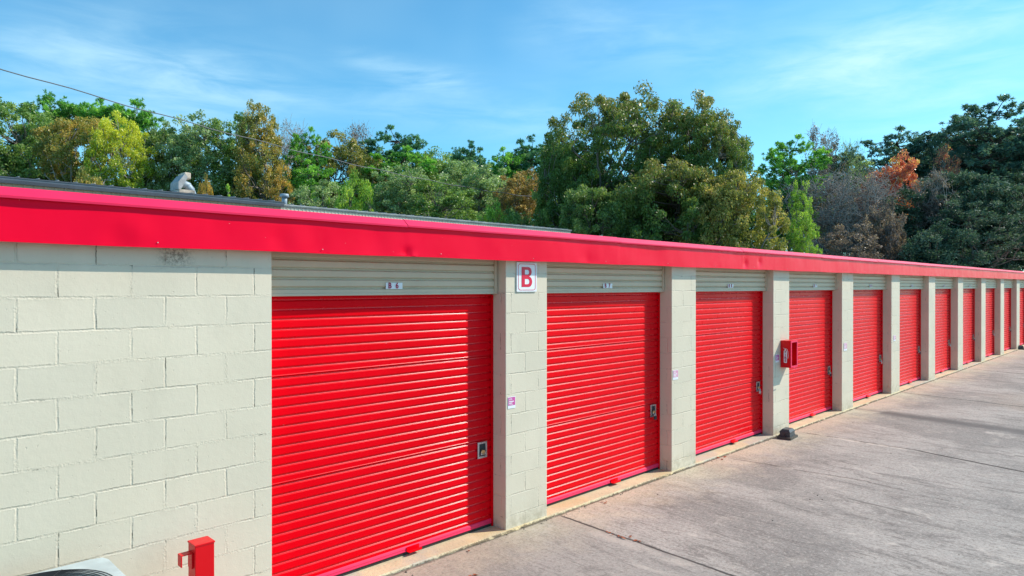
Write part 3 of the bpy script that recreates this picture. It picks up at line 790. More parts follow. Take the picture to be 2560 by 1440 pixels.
pz = at_y(380, 474, Y1-.15); 
t2, xl2, xr2, Y2, z2_ = metal_building('metal_shed', 'cream ribbed metal building with thin grey eave beside the big oak trees', 15.45, 640, 1425, 540, 7.0, M['siding2'], M['gutter2'], .055, 0, .10, .05)
q = MB(); pp = at_y(192, 478, Y1-.16); q.box(pp.x-.05, pp.x+.05, Y1-.175, Y1-.16, z1_-.52, z1_-.28); q.build('downspout_strap', M['gutter2'], t1)

# exhaust duct on the nearer metal building
def ddir(px, py, Y): return at_y(px, py, Y)
Yd = Y1+.8
e0 = ddir(484, 487, Yd); 
t = thing('exhaust_duct', 'curved galvanised exhaust duct with rusty hood on the rear roof', 'exhaust duct', (e0.x, Yd, z1_+.03))
def rel(px, py, dy=0):
    v = at_y(px, py, Yd+dy); return (v.x-e0.x, dy, v.z-(z1_+.03))
q = MB(); path = [rel(482, 500), rel(481, 487), rel(476, 474), rel(468, 464), rel(458, 459), rel(448, 461), rel(438, 462)]
rr = [abs(rel(494, 480)[0]-rel(470, 480)[0])*.42]*7
q.tube(path, rr, 14)
for i in range(1, 7):
    a_ = Vector(path[i-1]); b_ = Vector(path[i]); d_ = (b_-a_).normalized()
    q.tube([b_-d_*.012, b_+d_*.012], rr[0]*1.06, 14)
q.build('elbow', M['galv'], t)
q = MB(); a = rel(432, 476); c_ = rel(446, 443)
q.poly([(a[0], -.35, a[2]), (rel(438, 476)[0], -.35, a[2]), (rel(455, 450)[0], -.35, rel(455, 448)[2]), (rel(450, 440)[0], -.35, rel(450, 440)[2]), (rel(447, 440)[0], -.35, rel(447, 440)[2]), (a[0], -.35, rel(431, 458)[2])], (0, 1, 0), .5)
q.build('fan_housing', simple('chalky_grey_metal', (0.38, 0.37, 0.37), .6, 0, .2, 8), t)
q = MB(); a = rel(449, 434); c_ = rel(465, 452); q.box(a[0], c_[0], -.30, .10, c_[2], a[2], .02); q.build('hood', M['rust'], t)
q = MB(); a = rel(432, 477); c_ = rel(470, 490); q.box(a[0], c_[0], -.4, .2, -.1, a[2]); q.build('curb_base', M['rust'], t)
# small pipe vent at the junction
pv = at_y(711, 508, Y2+.5); pt = at_y(711, 487, Y2+.5)
t = thing('pipe_vent', 'short galvanised pipe vent with cap where the two metal roofs meet', 'vent', (pv.x, Y2+.5, pv.z-.1))
q = MB(); q.tube([(0, 0, 0), (0, 0, pt.z-pv.z+.05)], .065, 12); q.build('pipe', M['galv'], t)
q = MB(); q.tube([(0, 0, pt.z-pv.z+.045), (0, 0, pt.z-pv.z+.12)], [.115, .10], 12); q.build('cap', M['galv'], t)

# ------------------------------------------------------------------ overhead cable
def catenary(A, B, sag, n=60):
    return [(A.lerp(B, i/n))-Vector((0, 0, sag*4*(i/n)*(1-i/n))) for i in range(n+1)]
A_ = at_d(-260, 92, 13.5); B_ = at_d(1412, 500, 36)
q = MB(); pts = catenary(A_, B_, .55)
pts = [p_+Vector((0, 0, .02*math.sin(i*1.1))) for i, p_ in enumerate(pts)]
q.tube(pts, .013, 6); tag(q.build('overhead_cable', M['cable']), 'dark overhead cable sagging from upper left down to the big oaks', 'cable')
A_ = at_d(1925, 558, 40); B_ = at_d(2105, 556, 40)
q = MB(); q.tube(catenary(A_, B_, .05, 12), .02, 5); tag(q.build('overhead_cable', M['gutter2']), 'short thin cable crossing in front of the bare grey trees', 'cable')

# ------------------------------------------------------------------ fallen leaves on the sill
mlf = simple('dead_leaf', (0.40, 0.10, 0.03), .7, 0, .3, 40)
rng = random.Random(11); q = MB()
spots = [(1190, 1432), (1178, 1436), (1172, 1372), (1508, 1252), (1512, 1250), (1800, 1142), (1815, 1140), (1808, 1146), (1500, 1210), (2002, 1050), (1996, 1052), (1560, 1340), (1575, 1338), (1530, 1331), (1586, 1346), (1545, 1336), (1600, 1348), (1520, 1327)]
for (px, py) in spots:
    for r_ in range(2):
        p_ = at_z(px+rng.uniform(-5, 5), py+rng.uniform(-2, 2), .004); s_ = rng.uniform(.012, .028); a = rng.uniform(0, 6.3)
        u_ = Vector((math.cos(a), math.sin(a), rng.uniform(-.1, .3)))*s_; v_ = Vector((-math.sin(a), math.cos(a), rng.uniform(0, .4)))*s_*.6
        p_.z = .012 if p_.y > -.03 else -.010
        q.add([p_-u_, p_-v_*.9, p_+u_*1.1, p_+v_], [(0, 1, 2, 3)])
tag(q.build('fallen_leaves', mlf), 'scattered dead leaves on the concrete along the doors', 'leaves', kind='stuff')

q = MB(); rng = random.Random(21)
for i in range(170):
    if i < 110: px, py = rng.uniform(900, 2500), 0; p_ = Vector((rng.uniform(2.5, 26), -.045-abs(rng.gauss(0, .03)), -.018))
    else: p_ = Vector((rng.uniform(3, 24), -rng.uniform(.1, 4.5), -.018))
    s_ = rng.uniform(.004, .012); k = rng.randint(4, 6)
    base_ = [p_+Vector((math.cos(6.283*j/k)*s_*rng.uniform(.7, 1.2), math.sin(6.283*j/k)*s_*rng.uniform(.7, 1.2), 0)) for j in range(k)]
    b_ = len(q.v); q.add(base_+[p_+Vector((0, 0, s_*.8))], [(j, (j+1) % k, k) for j in range(k)])
tag(q.build('gravel_grit', M['stone']), 'dark grit and pebbles scattered along the edge of the driveway', 'grit', kind='stuff')

# ------------------------------------------------------------------ trees
def np_mesh(name, V, F, attrs=None, mats=(), smooth=False):
    me = bpy.data.meshes.new(name); V = np.asarray(V, np.float32); F = np.asarray(F, np.int32)
    me.vertices.add(len(V)); me.vertices.foreach_set('co', V.ravel())
    k = F.shape[1]; me.loops.add(F.size); me.loops.foreach_set('vertex_index', F.ravel())
    me.polygons.add(len(F)); me.polygons.foreach_set('loop_start', np.arange(0, F.size, k, dtype=np.int32)); me.polygons.foreach_set('loop_total', np.full(len(F), k, np.int32))
    me.update(calc_edges=True)
    for an, av in (attrs or {}).items():
        at = me.attributes.new(an, 'FLOAT', 'POINT'); at.data.foreach_set('value', np.asarray(av, np.float32))
    for m_ in mats: me.materials.append(m_)
    if smooth: me.polygons.foreach_set('use_smooth', np.ones(len(F), bool))
    return me
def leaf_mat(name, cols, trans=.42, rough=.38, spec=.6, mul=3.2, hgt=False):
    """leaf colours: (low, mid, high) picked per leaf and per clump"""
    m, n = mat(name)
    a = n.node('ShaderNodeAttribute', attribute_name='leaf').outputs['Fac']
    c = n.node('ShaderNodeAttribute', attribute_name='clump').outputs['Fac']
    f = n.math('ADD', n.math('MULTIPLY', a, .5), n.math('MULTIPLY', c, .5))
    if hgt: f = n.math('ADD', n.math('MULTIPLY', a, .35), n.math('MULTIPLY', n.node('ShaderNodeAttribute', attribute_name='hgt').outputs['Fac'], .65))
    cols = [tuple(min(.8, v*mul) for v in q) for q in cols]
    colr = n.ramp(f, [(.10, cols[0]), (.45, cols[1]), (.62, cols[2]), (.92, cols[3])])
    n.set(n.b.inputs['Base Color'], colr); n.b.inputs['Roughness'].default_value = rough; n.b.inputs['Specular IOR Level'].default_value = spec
    tr = n.node('ShaderNodeBsdfTranslucent'); n.set(tr.inputs[0], n.mix(1.0, colr, (1.15, 1.2, .7), 'MULTIPLY'))
    mx = n.node('ShaderNodeMixShader'); mx.inputs[0].default_value = trans
    n.l.new(n.b.outputs[0], mx.inputs[1]); n.l.new(tr.outputs[0], mx.inputs[2])
    n.l.new(mx.outputs[0], m.node_tree.nodes['Material Output'].inputs[0])
    return m
LM = {
 'green': leaf_mat('leaves_green', [(.022, .045, .010), (.050, .090, .020), (.085, .130, .032), (.16, .20, .07)]),
 'deep': leaf_mat('leaves_deep_green', [(.016, .034, .009), (.034, .062, .015), (.062, .098, .024), (.13, .16, .05)]),
 'greygreen': leaf_mat('leaves_grey_green', [(.035, .055, .022), (.075, .11, .045), (.12, .16, .07), (.22, .25, .14)]),
 'olive': leaf_mat('leaves_olive', [(.035, .042, .010), (.075, .085, .018), (.13, .12, .030), (.23, .17, .06)]),
 'oak': leaf_mat('leaves_oak', [(.016, .034, .008), (.034, .068, .013), (.054, .082, .018), (.12, .095, .030)], hgt=True, mul=3.2),
 'bronze': leaf_mat('leaves_bronze', [(.045, .032, .012), (.11, .075, .022), (.18, .11, .035), (.26, .19, .07)]),
 'autumn': leaf_mat('leaves_autumn', [(.045, .060, .014), (.095, .10, .022), (.17, .125, .030), (.27, .17, .045)]),
 'rust': leaf_mat('leaves_rust', [(.05, .06, .015), (.12, .10, .02), (.24, .13, .025), (.34, .17, .03)]),
 'yellow': leaf_mat('leaves_yellow', [(.045, .085, .010), (.085, .13, .014), (.20, .20, .018), (.40, .32, .025)], hgt=True),
 'lime': leaf_mat('leaves_lime', [(.035, .075, .010), (.075, .13, .016), (.13, .20, .025), (.22, .29, .05)]),
 'pine': leaf_mat('needles_bright', [(.022, .065, .014), (.045, .115, .020), (.085, .18, .028), (.16, .26, .05)]),
 'darkpine': leaf_mat('needles_dark', [(.010, .038, .020), (.020, .062, .030), (.038, .095, .042), (.09, .15, .075)]),
 'hazy_pine': leaf_mat('needles_haze_blue', [(.012, .032, .028), (.024, .052, .042), (.042, .078, .060), (.09, .13, .10)], mul=3.2),  # dark, hazy look of the right side is put into these needle colours
 'crimson': leaf_mat('leaves_crimson', [(.10, .05, .035), (.30, .06, .045), (.42, .10, .06), (.46, .22, .06)], trans=.5),
 'mauve': leaf_mat('leaves_mauve', [(.05, .042, .038), (.105, .085, .080), (.18, .125, .12), (.28, .22, .20)], mul=1.6),
 'shade': leaf_mat('leaves_painted_shade', [(.012, .028, .020), (.024, .048, .032), (.045, .075, .048), (.10, .135, .10)], .25, spec=.2, rough=.6, mul=2.3),  # backlit shade of the right wood is put into this dark leaf colour
}
def bark(name, c): 
    m, n = mat(name); f = n.noise(n.mapping(n.obj, scale=(4, 4, .8)), 3, 5, .7)
    n.set(n.b.inputs['Base Color'], n.mix(f, tuple(v*.5 for v in c), tuple(v*1.4 for v in c))); n.b.inputs['Roughness'].default_value = .9
    return m
BK = {'grey': bark('bark_grey', (.20, .18, .15)), 'pale': bark('bark_pale', (.42, .38, .34)), 'dark': bark('bark_dark', (.08, .065, .05))}

def tubes_np(polys, sides=5):
    V = []; F = []; b0 = 0
    for pts, rad in polys:
        pts = np.asarray(pts, float); n_ = len(pts)
        tan = np.gradient(pts, axis=0); tan /= np.linalg.norm(tan, axis=1)[:, None]+1e-9
        ref = np.array([.3, .8, .52]); a = np.cross(tan, ref); a /= np.linalg.norm(a, axis=1)[:, None]+1e-9; b = np.cross(tan, a)
        an = np.arange(sides)*2*math.pi/sides
        ring = pts[:, None, :]+(a[:, None, :]*np.cos(an)[None, :, None]+b[:, None, :]*np.sin(an)[None, :, None])*np.asarray(rad)[:, None, None]
        V.append(ring.reshape(-1, 3))
        i = np.arange(n_-1)[:, None]*sides; k = np.arange(sides)[None, :]; k2 = (k+1) % sides
        F.append(np.stack([i+k, i+k2, i+sides+k2, i+sides+k], -1).reshape(-1, 4)+b0); b0 += n_*sides
    return np.concatenate(V), np.concatenate(F)

def leaves_np(centres, rad, per, size, rs, flat=.75, droop=0.0, aspect=.5, shell=.0):
    n_ = len(centres)*per
    C = np.repeat(centres, per, 0); R = np.repeat(rad, per)[:, None]
    g = rs.normal(size=(n_, 3)); g /= np.linalg.norm(g, axis=1)[:, None]
    rr = rs.rand(n_, 1)**(1/2.2); P = C+g*rr*R*np.array([1, 1, flat])
    d = rs.normal(size=(n_, 3)); d[:, 2] = d[:, 2]*.6-droop*2.2; d = d+g*.5; d /= np.linalg.norm(d, axis=1)[:, None]
    s_ = rs.normal(size=(n_, 3)); s_[:, 2] *= .5; s_ = np.cross(d, s_); s_ /= np.linalg.norm(s_, axis=1)[:, None]+1e-9
    L = size*(.6+.8*rs.rand(n_, 1)); W = L*aspect*(.7+.6*rs.rand(n_, 1))
    nrm = np.cross(d, s_)
    V = np.stack([P-d*L*.5, P-d*L*.05+s_*W*.5+nrm*W*.12, P+d*L*.5, P-d*L*.05-s_*W*.5+nrm*W*.12], 1).reshape(-1, 3)
    F = np.arange(n_*4).reshape(-1, 4)
    leaf = np.repeat(rs.rand(n_), 4)
    return V, F, leaf
def needles_np(centres, rad, tufts, per, length, rs, flat=.5, wd=.030):
    nt_ = len(centres)*tufts
    C = np.repeat(centres, tufts, 0); R = np.repeat(rad, tufts)[:, None]
    g = rs.normal(size=(nt_, 3)); g /= np.linalg.norm(g, axis=1)[:, None]
    T = C+g*rs.rand(nt_, 1)**.5*R*np.array([1, 1, flat])
    n_ = nt_*per; P = np.repeat(T, per, 0)
    d = rs.normal(size=(n_, 3)); d[:, 2] += .5; d /= np.linalg.norm(d, axis=1)[:, None]
    s_ = np.cross(d, rs.normal(size=(n_, 3))); s_ /= np.linalg.norm(s_, axis=1)[:, None]+1e-9
    L = length*(.6+.6*rs.rand(n_, 1)); W = wd*(.7+.6*rs.rand(n_, 1))
    V = np.stack([P, P+d*L*.5+s_*W*.5, P+d*L, P+d*L*.5-s_*W*.5], 1).reshape(-1, 3)
    return V, np.arange(n_*4).reshape(-1, 4), np.repeat(np.repeat(rs.rand(nt_), per)*.6+rs.rand(n_)*.4, 4)

def tree_template(kind, seed, h=10.0, w_=5.0, base=.30, nc=90, per=260, leaf=.16, lobes=.28, twigs=False, rc=(.45, .8), flat=.75, droop=0, aspect=.5, topbias=0.0, limbs=9, trunk_r=.16, hollow=.0):
    rs = np.random.RandomState(seed)
    zc = h*(1+base)/2; rz = h*(1-base)/2*.97; rx = w_/2
    # clump centres in a lobed ellipsoid
    ld = rs.normal(size=(7, 3)); ld /= np.linalg.norm(ld, axis=1)[:, None]; la = rs.rand(7)*2-1
    dirs = rs.normal(size=(nc, 3)); dirs /= np.linalg.norm(dirs, axis=1)[:, None]
    lob = 1+lobes*((np.clip(dirs@ld.T, 0, 1)**3)*la).sum(1)
    r = (hollow+(1-hollow)*rs.rand(nc))**(1/2.0)*lob
    r = np.clip(r, 0, 1.08)
    C = dirs*r[:, None]*np.array([rx-.35, rx-.35, rz-.3])
    if kind == 'cone':
        t_ = (C[:, 2]+rz)/(2*rz); C[:, :2] *= (1.35*(1-t_)+.06)[:, None]
    if kind == 'pine':
        lay = np.round((C[:, 2]+rz)/(.95))*.95-rz; C[:, 2] = C[:, 2]*.75+lay*.25
    C[:, 2] += zc
    rad = rc[0]+(rc[1]-rc[0])*rs.rand(nc)
    if kind == 'cone': rad *= .45+.6*(1-(C[:, 2]-h*base)/(h*(1-base)))
    polys = []
    lean = rs.normal(size=2)*.25
    tz = np.linspace(0, h*(.80 if kind == 'cone' else .78), 12); wob = np.cumsum(rs.normal(size=(12, 2))*.06, 0)+lean*(tz/h)[:, None]
    trunk = np.column_stack([wob, tz]); polys.append((trunk, np.linspace(trunk_r, .03, 12)))
    nodes = [trunk[i] for i in range(3, 12)]; nr = list(np.linspace(trunk_r*.7, .03, 9))
    idx = np.argsort(-np.linalg.norm(C[:, :2], axis=1)) if kind != 'cone' else np.arange(nc)
    pick = rs.permutation(nc)[:limbs*2]
    pick = sorted(pick, key=lambda i: -np.linalg.norm(C[i, :2]))[:limbs]
    for i in pick:
        tgt = C[i]; hd = np.linalg.norm(tgt[:2]); zs_ = np.clip(tgt[2]-hd*(.9 if kind != 'pine' else .35), h*base*.75, h*.88)
        st0 = np.array([np.interp(zs_, tz, trunk[:, 0]), np.interp(zs_, tz, trunk[:, 1]), zs_])
        tt = np.linspace(0, 1, 9)[:, None]
        pth = st0+(tgt-st0)*tt; pth[:, 2] += (-.18*hd*np.sin(tt[:, 0]*math.pi)) if kind != 'pine' else .1*np.sin(tt[:, 0]*math.pi)
        pth[1:-1] += rs.normal(size=(7, 3))*.07
        r0 = trunk_r*.5*(1-.5*zs_/h); polys.append((pth, np.linspace(r0, .018, 9)))
        for j in range(2, 9): nodes.append(pth[j]); nr.append(r0*(1-j/9)*.8+.012)
    nodes = np.array(nodes); nr = np.array(nr)
    for i in range(nc):
        dd_ = np.linalg.norm(nodes-C[i], axis=1)+np.clip(nodes[:, 2]-C[i, 2]+.2, 0, 9)*1.5
        j = dd_.argmin(); tt = np.linspace(0, 1, 5)[:, None]; pth = nodes[j]+(C[i]-nodes[j])*tt; pth[1:4] += rs.normal(size=(3, 3))*.05; pth[:, 2] -= .08*np.sin(tt[:, 0]*3.14)
        polys.append((pth, np.linspace(min(nr[j], .035), .009, 5)))
    if twigs:
        for i in range(nc):
            for k in range(twigs):
                d_ = rs.normal(size=3); d_[2] = abs(d_[2])*.9; d_ /= np.linalg.norm(d_); L_ = rad[i]*(.7+.9*rs.rand())
                s0 = C[i]+rs.normal(size=3)*.12; tt = np.linspace(0, 1, 4)[:, None]; pth = s0+d_*L_*tt+rs.normal(size=(4, 3))*.03
                polys.append((pth, np.linspace(.011, .006, 4)))
    TV, TF = tubes_np(polys, 4)
    if kind == 'pine' or kind == 'cone' and leaf < 0:
        LV, LF, la_ = needles_np(C, rad, per//30, 30, abs(leaf), rs, flat)
    else:
        LV, LF, la_ = leaves_np(C, rad, per, leaf, rs, flat, droop, aspect)
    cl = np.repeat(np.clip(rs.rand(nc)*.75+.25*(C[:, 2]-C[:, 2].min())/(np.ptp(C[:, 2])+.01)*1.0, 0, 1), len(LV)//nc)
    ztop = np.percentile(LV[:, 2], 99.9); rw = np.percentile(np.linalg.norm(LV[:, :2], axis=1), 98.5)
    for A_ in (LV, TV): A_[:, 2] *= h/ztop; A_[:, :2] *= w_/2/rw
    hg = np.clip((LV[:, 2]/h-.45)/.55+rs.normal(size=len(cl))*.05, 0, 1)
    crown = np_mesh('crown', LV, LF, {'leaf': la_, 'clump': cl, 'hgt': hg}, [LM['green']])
    trunkm = np_mesh('trunk', TV, TF, None, [BK['grey']], True)
    return crown, trunkm, h, w_
TPL = {
 'high1': tree_template('broad', 13, 10, 5, .55, 170, 140, .11, .4, rc=(.20, .42), limbs=18, trunk_r=.13, hollow=.25),
 'high2': tree_template('broad', 14, 10, 5, .48, 190, 140, .11, .45, rc=(.20, .42), limbs=18, trunk_r=.13, hollow=.25),
 'airy1': tree_template('broad', 15, 10, 4.6, .30, 190, 90, .11, .5, rc=(.18, .40), limbs=18, trunk_r=.11, hollow=.2),
 'broad1': tree_template('broad', 1, 10, 5, .22, 300, 150, .11, .35, rc=(.20, .45), limbs=20, hollow=.3),
 'broad2': tree_template('broad', 2, 10, 5, .30, 260, 160, .11, .5, rc=(.20, .48), limbs=18, hollow=.3),
 'broad3': tree_template('broad', 3, 10, 4.6, .22, 310, 135, .10, .4, rc=(.18, .42), limbs=20, hollow=.3),
 'oak1': tree_template('oak', 4, 10, 6, .36, 230, 165, .125, .35, rc=(.20, .42), droop=.5, aspect=.34, hollow=.6, limbs=26, trunk_r=.20, flat=.8),
 'oak2': tree_template('oak', 5, 9, 6, .08, 430, 180, .125, .30, rc=(.20, .45), droop=.45, aspect=.36, limbs=20, trunk_r=.20, hollow=.35),
 'oak3': tree_template('oak', 25, 10, 6, .20, 380, 180, .125, .40, rc=(.20, .45), droop=.45, aspect=.36, limbs=22, trunk_r=.20, hollow=.45),
 'pine1': tree_template('pine', 6, 11, 4.2, .50, 170, 300, .14, .5, rc=(.20, .42), flat=.7, limbs=20, trunk_r=.13, hollow=.2),
 'pine3': tree_template('pine', 27, 11, 4.6, .70, 130, 330, .14, .35, rc=(.20, .42), flat=.7, limbs=20, trunk_r=.13, hollow=.2),
 'pine2': tree_template('pine', 7, 11, 4.8, .36, 250, 300, .14, .5, rc=(.20, .42), flat=.6, limbs=30, trunk_r=.14, hollow=.25),
 'bare1': tree_template('broad', 8, 10, 5, .15, 190, 18, .08, .35, twigs=10, rc=(.4, .8), limbs=18, trunk_r=.12),
 'sparse1': tree_template('broad', 9, 10, 4.5, .30, 120, 50, .10, .4, twigs=4, rc=(.25, .55), limbs=14, trunk_r=.11),
 'cone1': tree_template('cone', 10, 6, 2.8, .05, 90, 110, .09, .9, rc=(.16, .4), limbs=10, trunk_r=.06),
 'bush1': tree_template('broad', 12, 5, 4.5, .02, 200, 120, .10, .4, rc=(.18, .40), limbs=12, trunk_r=.07),
}
def place_tree(tpl, px, pytop, wpx, depth, lm, lab, bk='grey', name='deciduous_tree', group='trees behind the storage building', seed=0, zb=-.06):
    crown, trunk, h, w_ = TPL[tpl]
    top = at_d(px, pytop, depth); Hh = top.z-zb; Wm = wpx/FPX*depth
    t = thing(name, lab, 'tree' if 'shrub' not in name else 'shrub', (top.x, top.y, zb), (seed*2.399) % 6.283, group)
    sx = Wm/w_; sz = Hh/h
    # the crown stays a crown: keep leaves near natural size when the tree is tall and narrow
    t.scale = (sx, sx, sz)
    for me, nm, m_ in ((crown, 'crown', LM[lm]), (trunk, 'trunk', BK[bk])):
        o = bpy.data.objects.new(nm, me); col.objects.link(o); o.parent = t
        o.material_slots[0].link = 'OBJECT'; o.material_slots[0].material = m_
    return t
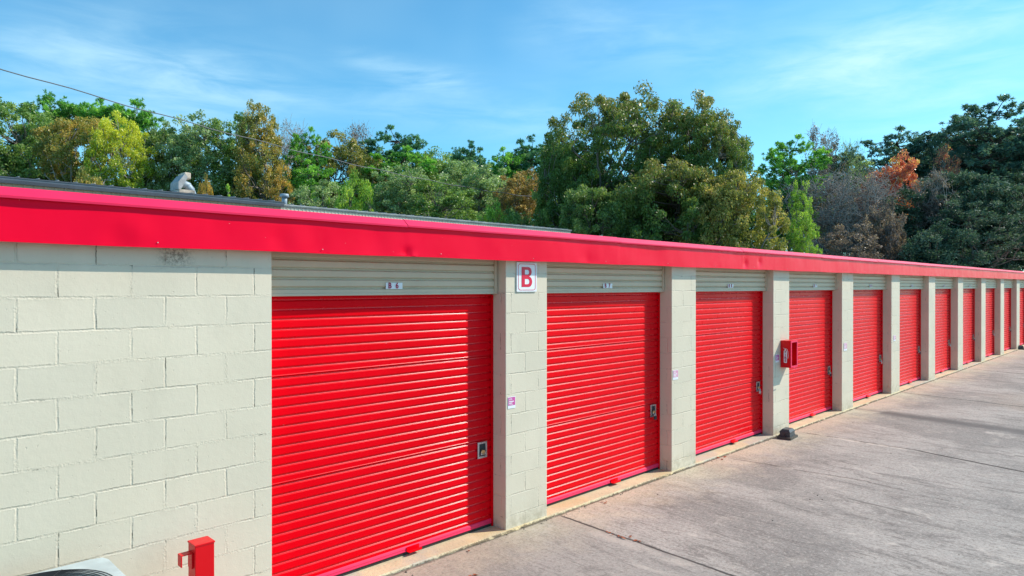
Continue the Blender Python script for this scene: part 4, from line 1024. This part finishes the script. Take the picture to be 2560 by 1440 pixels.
T = [
 # left wood, back to front
 ('pine3', 168, 243, 190, 52, 'pine', 'bright green pine crown rising above the trees second from the left', 'grey', 'pine_tree'),
 ('pine3', 302, 247, 180, 52, 'pine', 'bright green pine crown above the yellow tree', 'grey', 'pine_tree'),
 ('broad1', 40, 252, 250, 44, 'green', 'broad green tree with greyish top at the left edge', 'grey', 'deciduous_tree'),
 ('broad2', -120, 270, 260, 43, 'greygreen', 'green tree cut off by the left edge', 'grey', 'deciduous_tree'),
 ('high1', 190, 292, 200, 42, 'autumn', 'brown-gold autumn tree left of the yellow tree', 'pale', 'deciduous_tree'),
 ('broad2', 115, 300, 170, 45, 'green', 'green tree filling between the left edge tree and the brown-gold tree', 'grey', 'deciduous_tree'),
 ('high2', 305, 284, 165, 41, 'yellow', 'yellow-green autumn tree with pale bare lower trunk', 'pale', 'deciduous_tree'),
 ('high1', 400, 318, 190, 45, 'deep', 'dark green tree right of the yellow tree', 'grey', 'deciduous_tree'),
 ('broad3', 485, 292, 210, 43, 'greygreen', 'grey-green round tree above the curved exhaust duct', 'grey', 'deciduous_tree'),
 ('broad1', 585, 290, 210, 44, 'green', 'green tree left of the orange-brown autumn tree', 'grey', 'deciduous_tree'),
 ('broad3', 655, 264, 150, 42, 'autumn', 'tall narrow orange-brown autumn tree with pointed top', 'grey', 'deciduous_tree'),
 ('airy1', 702, 415, 90, 40, 'rust', 'low orange-gold tree beside the pipe vent', 'grey', 'deciduous_tree'),
 ('bare1', 735, 305, 150, 47, 'mauve', 'thin bare twiggy tree between the orange and bright green trees', 'pale', 'bare_tree'),
 ('pine2', 772, 322, 130, 44, 'pine', 'narrow bright green pine right of the orange-brown tree', 'grey', 'pine_tree'),
 ('pine2', 765, 400, 180, 42, 'pine', 'low bright green pine under the narrow conifer', 'grey', 'pine_tree'),
 ('high2', 838, 334, 190, 46, 'olive', 'olive-brown tree between the narrow conifer and the mauve tree', 'grey', 'deciduous_tree'),
 ('sparse1', 892, 306, 105, 48, 'mauve', 'thin mauve-red tree standing above the middle of the wood', 'pale', 'deciduous_tree'),
 ('pine2', 988, 314, 200, 48, 'darkpine', 'dark green pine with wide rounded head in the middle of the wood', 'dark', 'pine_tree'),
 ('pine2', 1015, 372, 230, 44, 'pine', 'bright green pine under the wide dark pine', 'dark', 'pine_tree'),
 ('broad1', 930, 395, 170, 44, 'olive', 'low olive tree left of the middle pines', 'grey', 'deciduous_tree'),
 ('bush1', 882, 430, 130, 36, 'lime', 'yellow-green shrub tree behind the cream metal building', 'grey', 'shrub'),
 ('broad3', 1000, 418, 210, 38, 'greygreen', 'grey-green tree in front of the middle pines', 'grey', 'deciduous_tree'),
 ('broad1', 800, 455, 190, 38, 'greygreen', 'low grey-green tree right of the pipe vent', 'grey', 'deciduous_tree'),
 ('broad2', 1105, 368, 210, 45, 'green', 'green tree right of the middle pines', 'grey', 'deciduous_tree'),
 ('pine1', 1180, 352, 150, 55, 'darkpine', 'small dark pine on the skyline left of the big oaks', 'dark', 'pine_tree'),
 ('broad3', 1190, 402, 240, 41, 'greygreen', 'pale green round tree left of the big oaks', 'grey', 'deciduous_tree'),
 ('broad1', 1100, 450, 230, 37, 'green', 'low green tree above the cream metal roof', 'grey', 'deciduous_tree'),
 ('pine2', 1255, 368, 150, 50, 'pine', 'bright green pine head just left of the big oaks', 'dark', 'pine_tree'),
 ('pine1', 1320, 344, 190, 52, 'darkpine', 'dark pine head touching the left side of the big oak', 'dark', 'pine_tree'),
 ('broad3', 1300, 430, 170, 36, 'bronze', 'bronze-brown tree left of the big oaks', 'grey', 'deciduous_tree'),
 # big oaks
 ('oak1', 1492, 236, 300, 30, 'oak', 'big open-crowned oak with bronze top and visible branches', 'grey', 'oak_tree'),
 ('oak1', 1600, 228, 340, 31, 'oak', 'oak with bronze top and gaps of sky right of the open-crowned oak', 'grey', 'oak_tree'),
 ('oak3', 1735, 240, 300, 29, 'oak', 'tall dense olive-green oak on the right of the oak group', 'grey', 'oak_tree'),
 ('oak3', 1800, 300, 190, 28, 'oak', 'rounded shoulder oak on the right slope of the oak group', 'grey', 'oak_tree'),
 ('oak2', 1425, 355, 190, 31, 'green', 'dark green oak at the left foot of the oak group', 'grey', 'oak_tree'),
 ('oak2', 1660, 415, 300, 27, 'oak', 'low dark dense oak in the middle of the oak group', 'dark', 'oak_tree'),
 ('oak2', 1815, 425, 270, 26, 'olive', 'low yellow-olive oak at the right foot of the oak group', 'grey', 'oak_tree'),
 ('oak2', 1500, 470, 240, 27, 'deep', 'low dark green oak under the open-crowned oak', 'dark', 'oak_tree'),
 ('broad2', 1420, 470, 150, 34, 'lime', 'yellow-green tree glimpsed under the left side of the oaks', 'grey', 'deciduous_tree'),
 # right wood
 ('pine2', 1985, 342, 190, 40, 'pine', 'sparse green pine standing just right of the big oaks', 'grey', 'pine_tree'),
 ('sparse1', 2052, 314, 110, 42, 'mauve', 'thin pale twiggy tree top right of the sparse green pine', 'pale', 'bare_tree'),
 ('pine1', 2080, 365, 130, 44, 'hazy_pine', 'small blue-green pine left of the red tree', 'dark', 'pine_tree'),
 ('sparse1', 2122, 352, 90, 43, 'greygreen', 'slender grey-green tree top left of the red tree', 'grey', 'deciduous_tree'),
 ('bare1', 2070, 420, 280, 38, 'mauve', 'wide bare grey tree with pale branches below the slender tops', 'pale', 'bare_tree'),
 ('bare1', 2160, 430, 230, 36, 'mauve', 'bare grey-pink twiggy tree under the red tree', 'pale', 'bare_tree'),
 ('airy1', 2000, 452, 70, 31, 'lime', 'slim bright green sapling beside the oaks', 'grey', 'conifer_tree'),
 ('airy1', 2015, 530, 75, 28, 'lime', 'small bright green sapling above the red roof edge', 'grey', 'conifer_tree'),
 ('broad2', 2170, 395, 200, 47, 'greygreen', 'grey-green tree behind the red tree', 'grey', 'deciduous_tree'),
 ('broad2', 2225, 388, 150, 38, 'crimson', 'bright red and orange autumn tree on the right', 'grey', 'deciduous_tree'),
 ('pine2', 2255, 322, 230, 48, 'hazy_pine', 'dark blue-green pine above the red tree', 'dark', 'pine_tree'),
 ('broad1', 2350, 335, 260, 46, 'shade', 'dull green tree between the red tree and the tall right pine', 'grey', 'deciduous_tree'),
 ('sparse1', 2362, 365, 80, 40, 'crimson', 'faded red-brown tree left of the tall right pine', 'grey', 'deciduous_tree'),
 ('pine2', 2490, 248, 300, 42, 'hazy_pine', 'tall dark pine with spreading branches at the right edge', 'dark', 'pine_tree'),
 ('pine2', 2600, 262, 300, 45, 'hazy_pine', 'dark pine cut off by the right edge', 'dark', 'pine_tree'),
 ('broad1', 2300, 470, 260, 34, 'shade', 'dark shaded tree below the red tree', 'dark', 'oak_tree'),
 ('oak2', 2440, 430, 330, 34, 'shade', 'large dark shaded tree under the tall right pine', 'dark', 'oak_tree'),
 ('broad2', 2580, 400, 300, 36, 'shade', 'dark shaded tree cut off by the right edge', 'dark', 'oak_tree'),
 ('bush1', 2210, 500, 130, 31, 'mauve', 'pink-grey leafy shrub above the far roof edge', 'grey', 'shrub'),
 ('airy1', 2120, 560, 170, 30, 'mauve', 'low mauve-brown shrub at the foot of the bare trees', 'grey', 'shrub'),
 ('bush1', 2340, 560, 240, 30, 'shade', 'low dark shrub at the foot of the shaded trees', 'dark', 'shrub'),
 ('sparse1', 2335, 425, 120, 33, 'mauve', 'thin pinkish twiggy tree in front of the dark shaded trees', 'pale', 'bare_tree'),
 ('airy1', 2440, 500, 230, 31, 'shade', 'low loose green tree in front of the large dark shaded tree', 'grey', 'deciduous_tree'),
 ('pine2', 2440, 300, 240, 46, 'hazy_pine', 'blue-green pine just left of the tall right pine', 'dark', 'pine_tree'),
 # small growth along the rear roofs
 ('cone1', 570, 462, 70, 31, 'lime', 'little yellow-green conifer behind the rear gutter right of the duct', 'grey', 'conifer_tree'),
 ('cone1', 822, 495, 45, 36, 'lime', 'tiny lime conifer above the left part of the cream roof', 'grey', 'conifer_tree'),
 ('cone1', 1082, 508, 50, 37, 'lime', 'tiny lime conifer above the middle of the cream roof', 'grey', 'conifer_tree'),
 ('bush1', 518, 440, 60, 33, 'rust', 'small red-brown tuft behind the rear gutter', 'grey', 'shrub'),
 ('bush1', 215, 425, 150, 34, 'autumn', 'low brown-gold shrub behind the rear gutter on the left', 'grey', 'shrub'),
 ('bush1', 1235, 500, 110, 31, 'lime', 'yellow-green shrub at the right end of the cream roof', 'grey', 'shrub'),
 ('bush1', 1290, 520, 150, 31, 'green', 'green shrub left of the big oaks', 'grey', 'shrub'),
]
for i, a in enumerate(T):
    tpl, px, py, wp, dp, lm, lab, bk_, nm = a
    place_tree(tpl, px, py, wp, dp, lm, lab, bk_, nm, seed=i+1)
# back row closing the wood
rs = random.Random(5)
ORD = ['first', 'second', 'third', 'fourth', 'fifth', 'sixth', 'seventh', 'eighth', 'ninth', 'tenth', 'eleventh', 'twelfth', 'thirteenth', 'fourteenth', 'fifteenth', 'sixteenth', 'seventeenth', 'eighteenth']
bx = [q_ for q_ in range(-60, 2700, 170) if not (200 < q_ < 460 or 700 < q_ < 800)]
for i, px in enumerate(bx):
    topy = 410+rs.uniform(-20, 25)-(0 if px < 1350 else -30 if px < 2200 else 30)
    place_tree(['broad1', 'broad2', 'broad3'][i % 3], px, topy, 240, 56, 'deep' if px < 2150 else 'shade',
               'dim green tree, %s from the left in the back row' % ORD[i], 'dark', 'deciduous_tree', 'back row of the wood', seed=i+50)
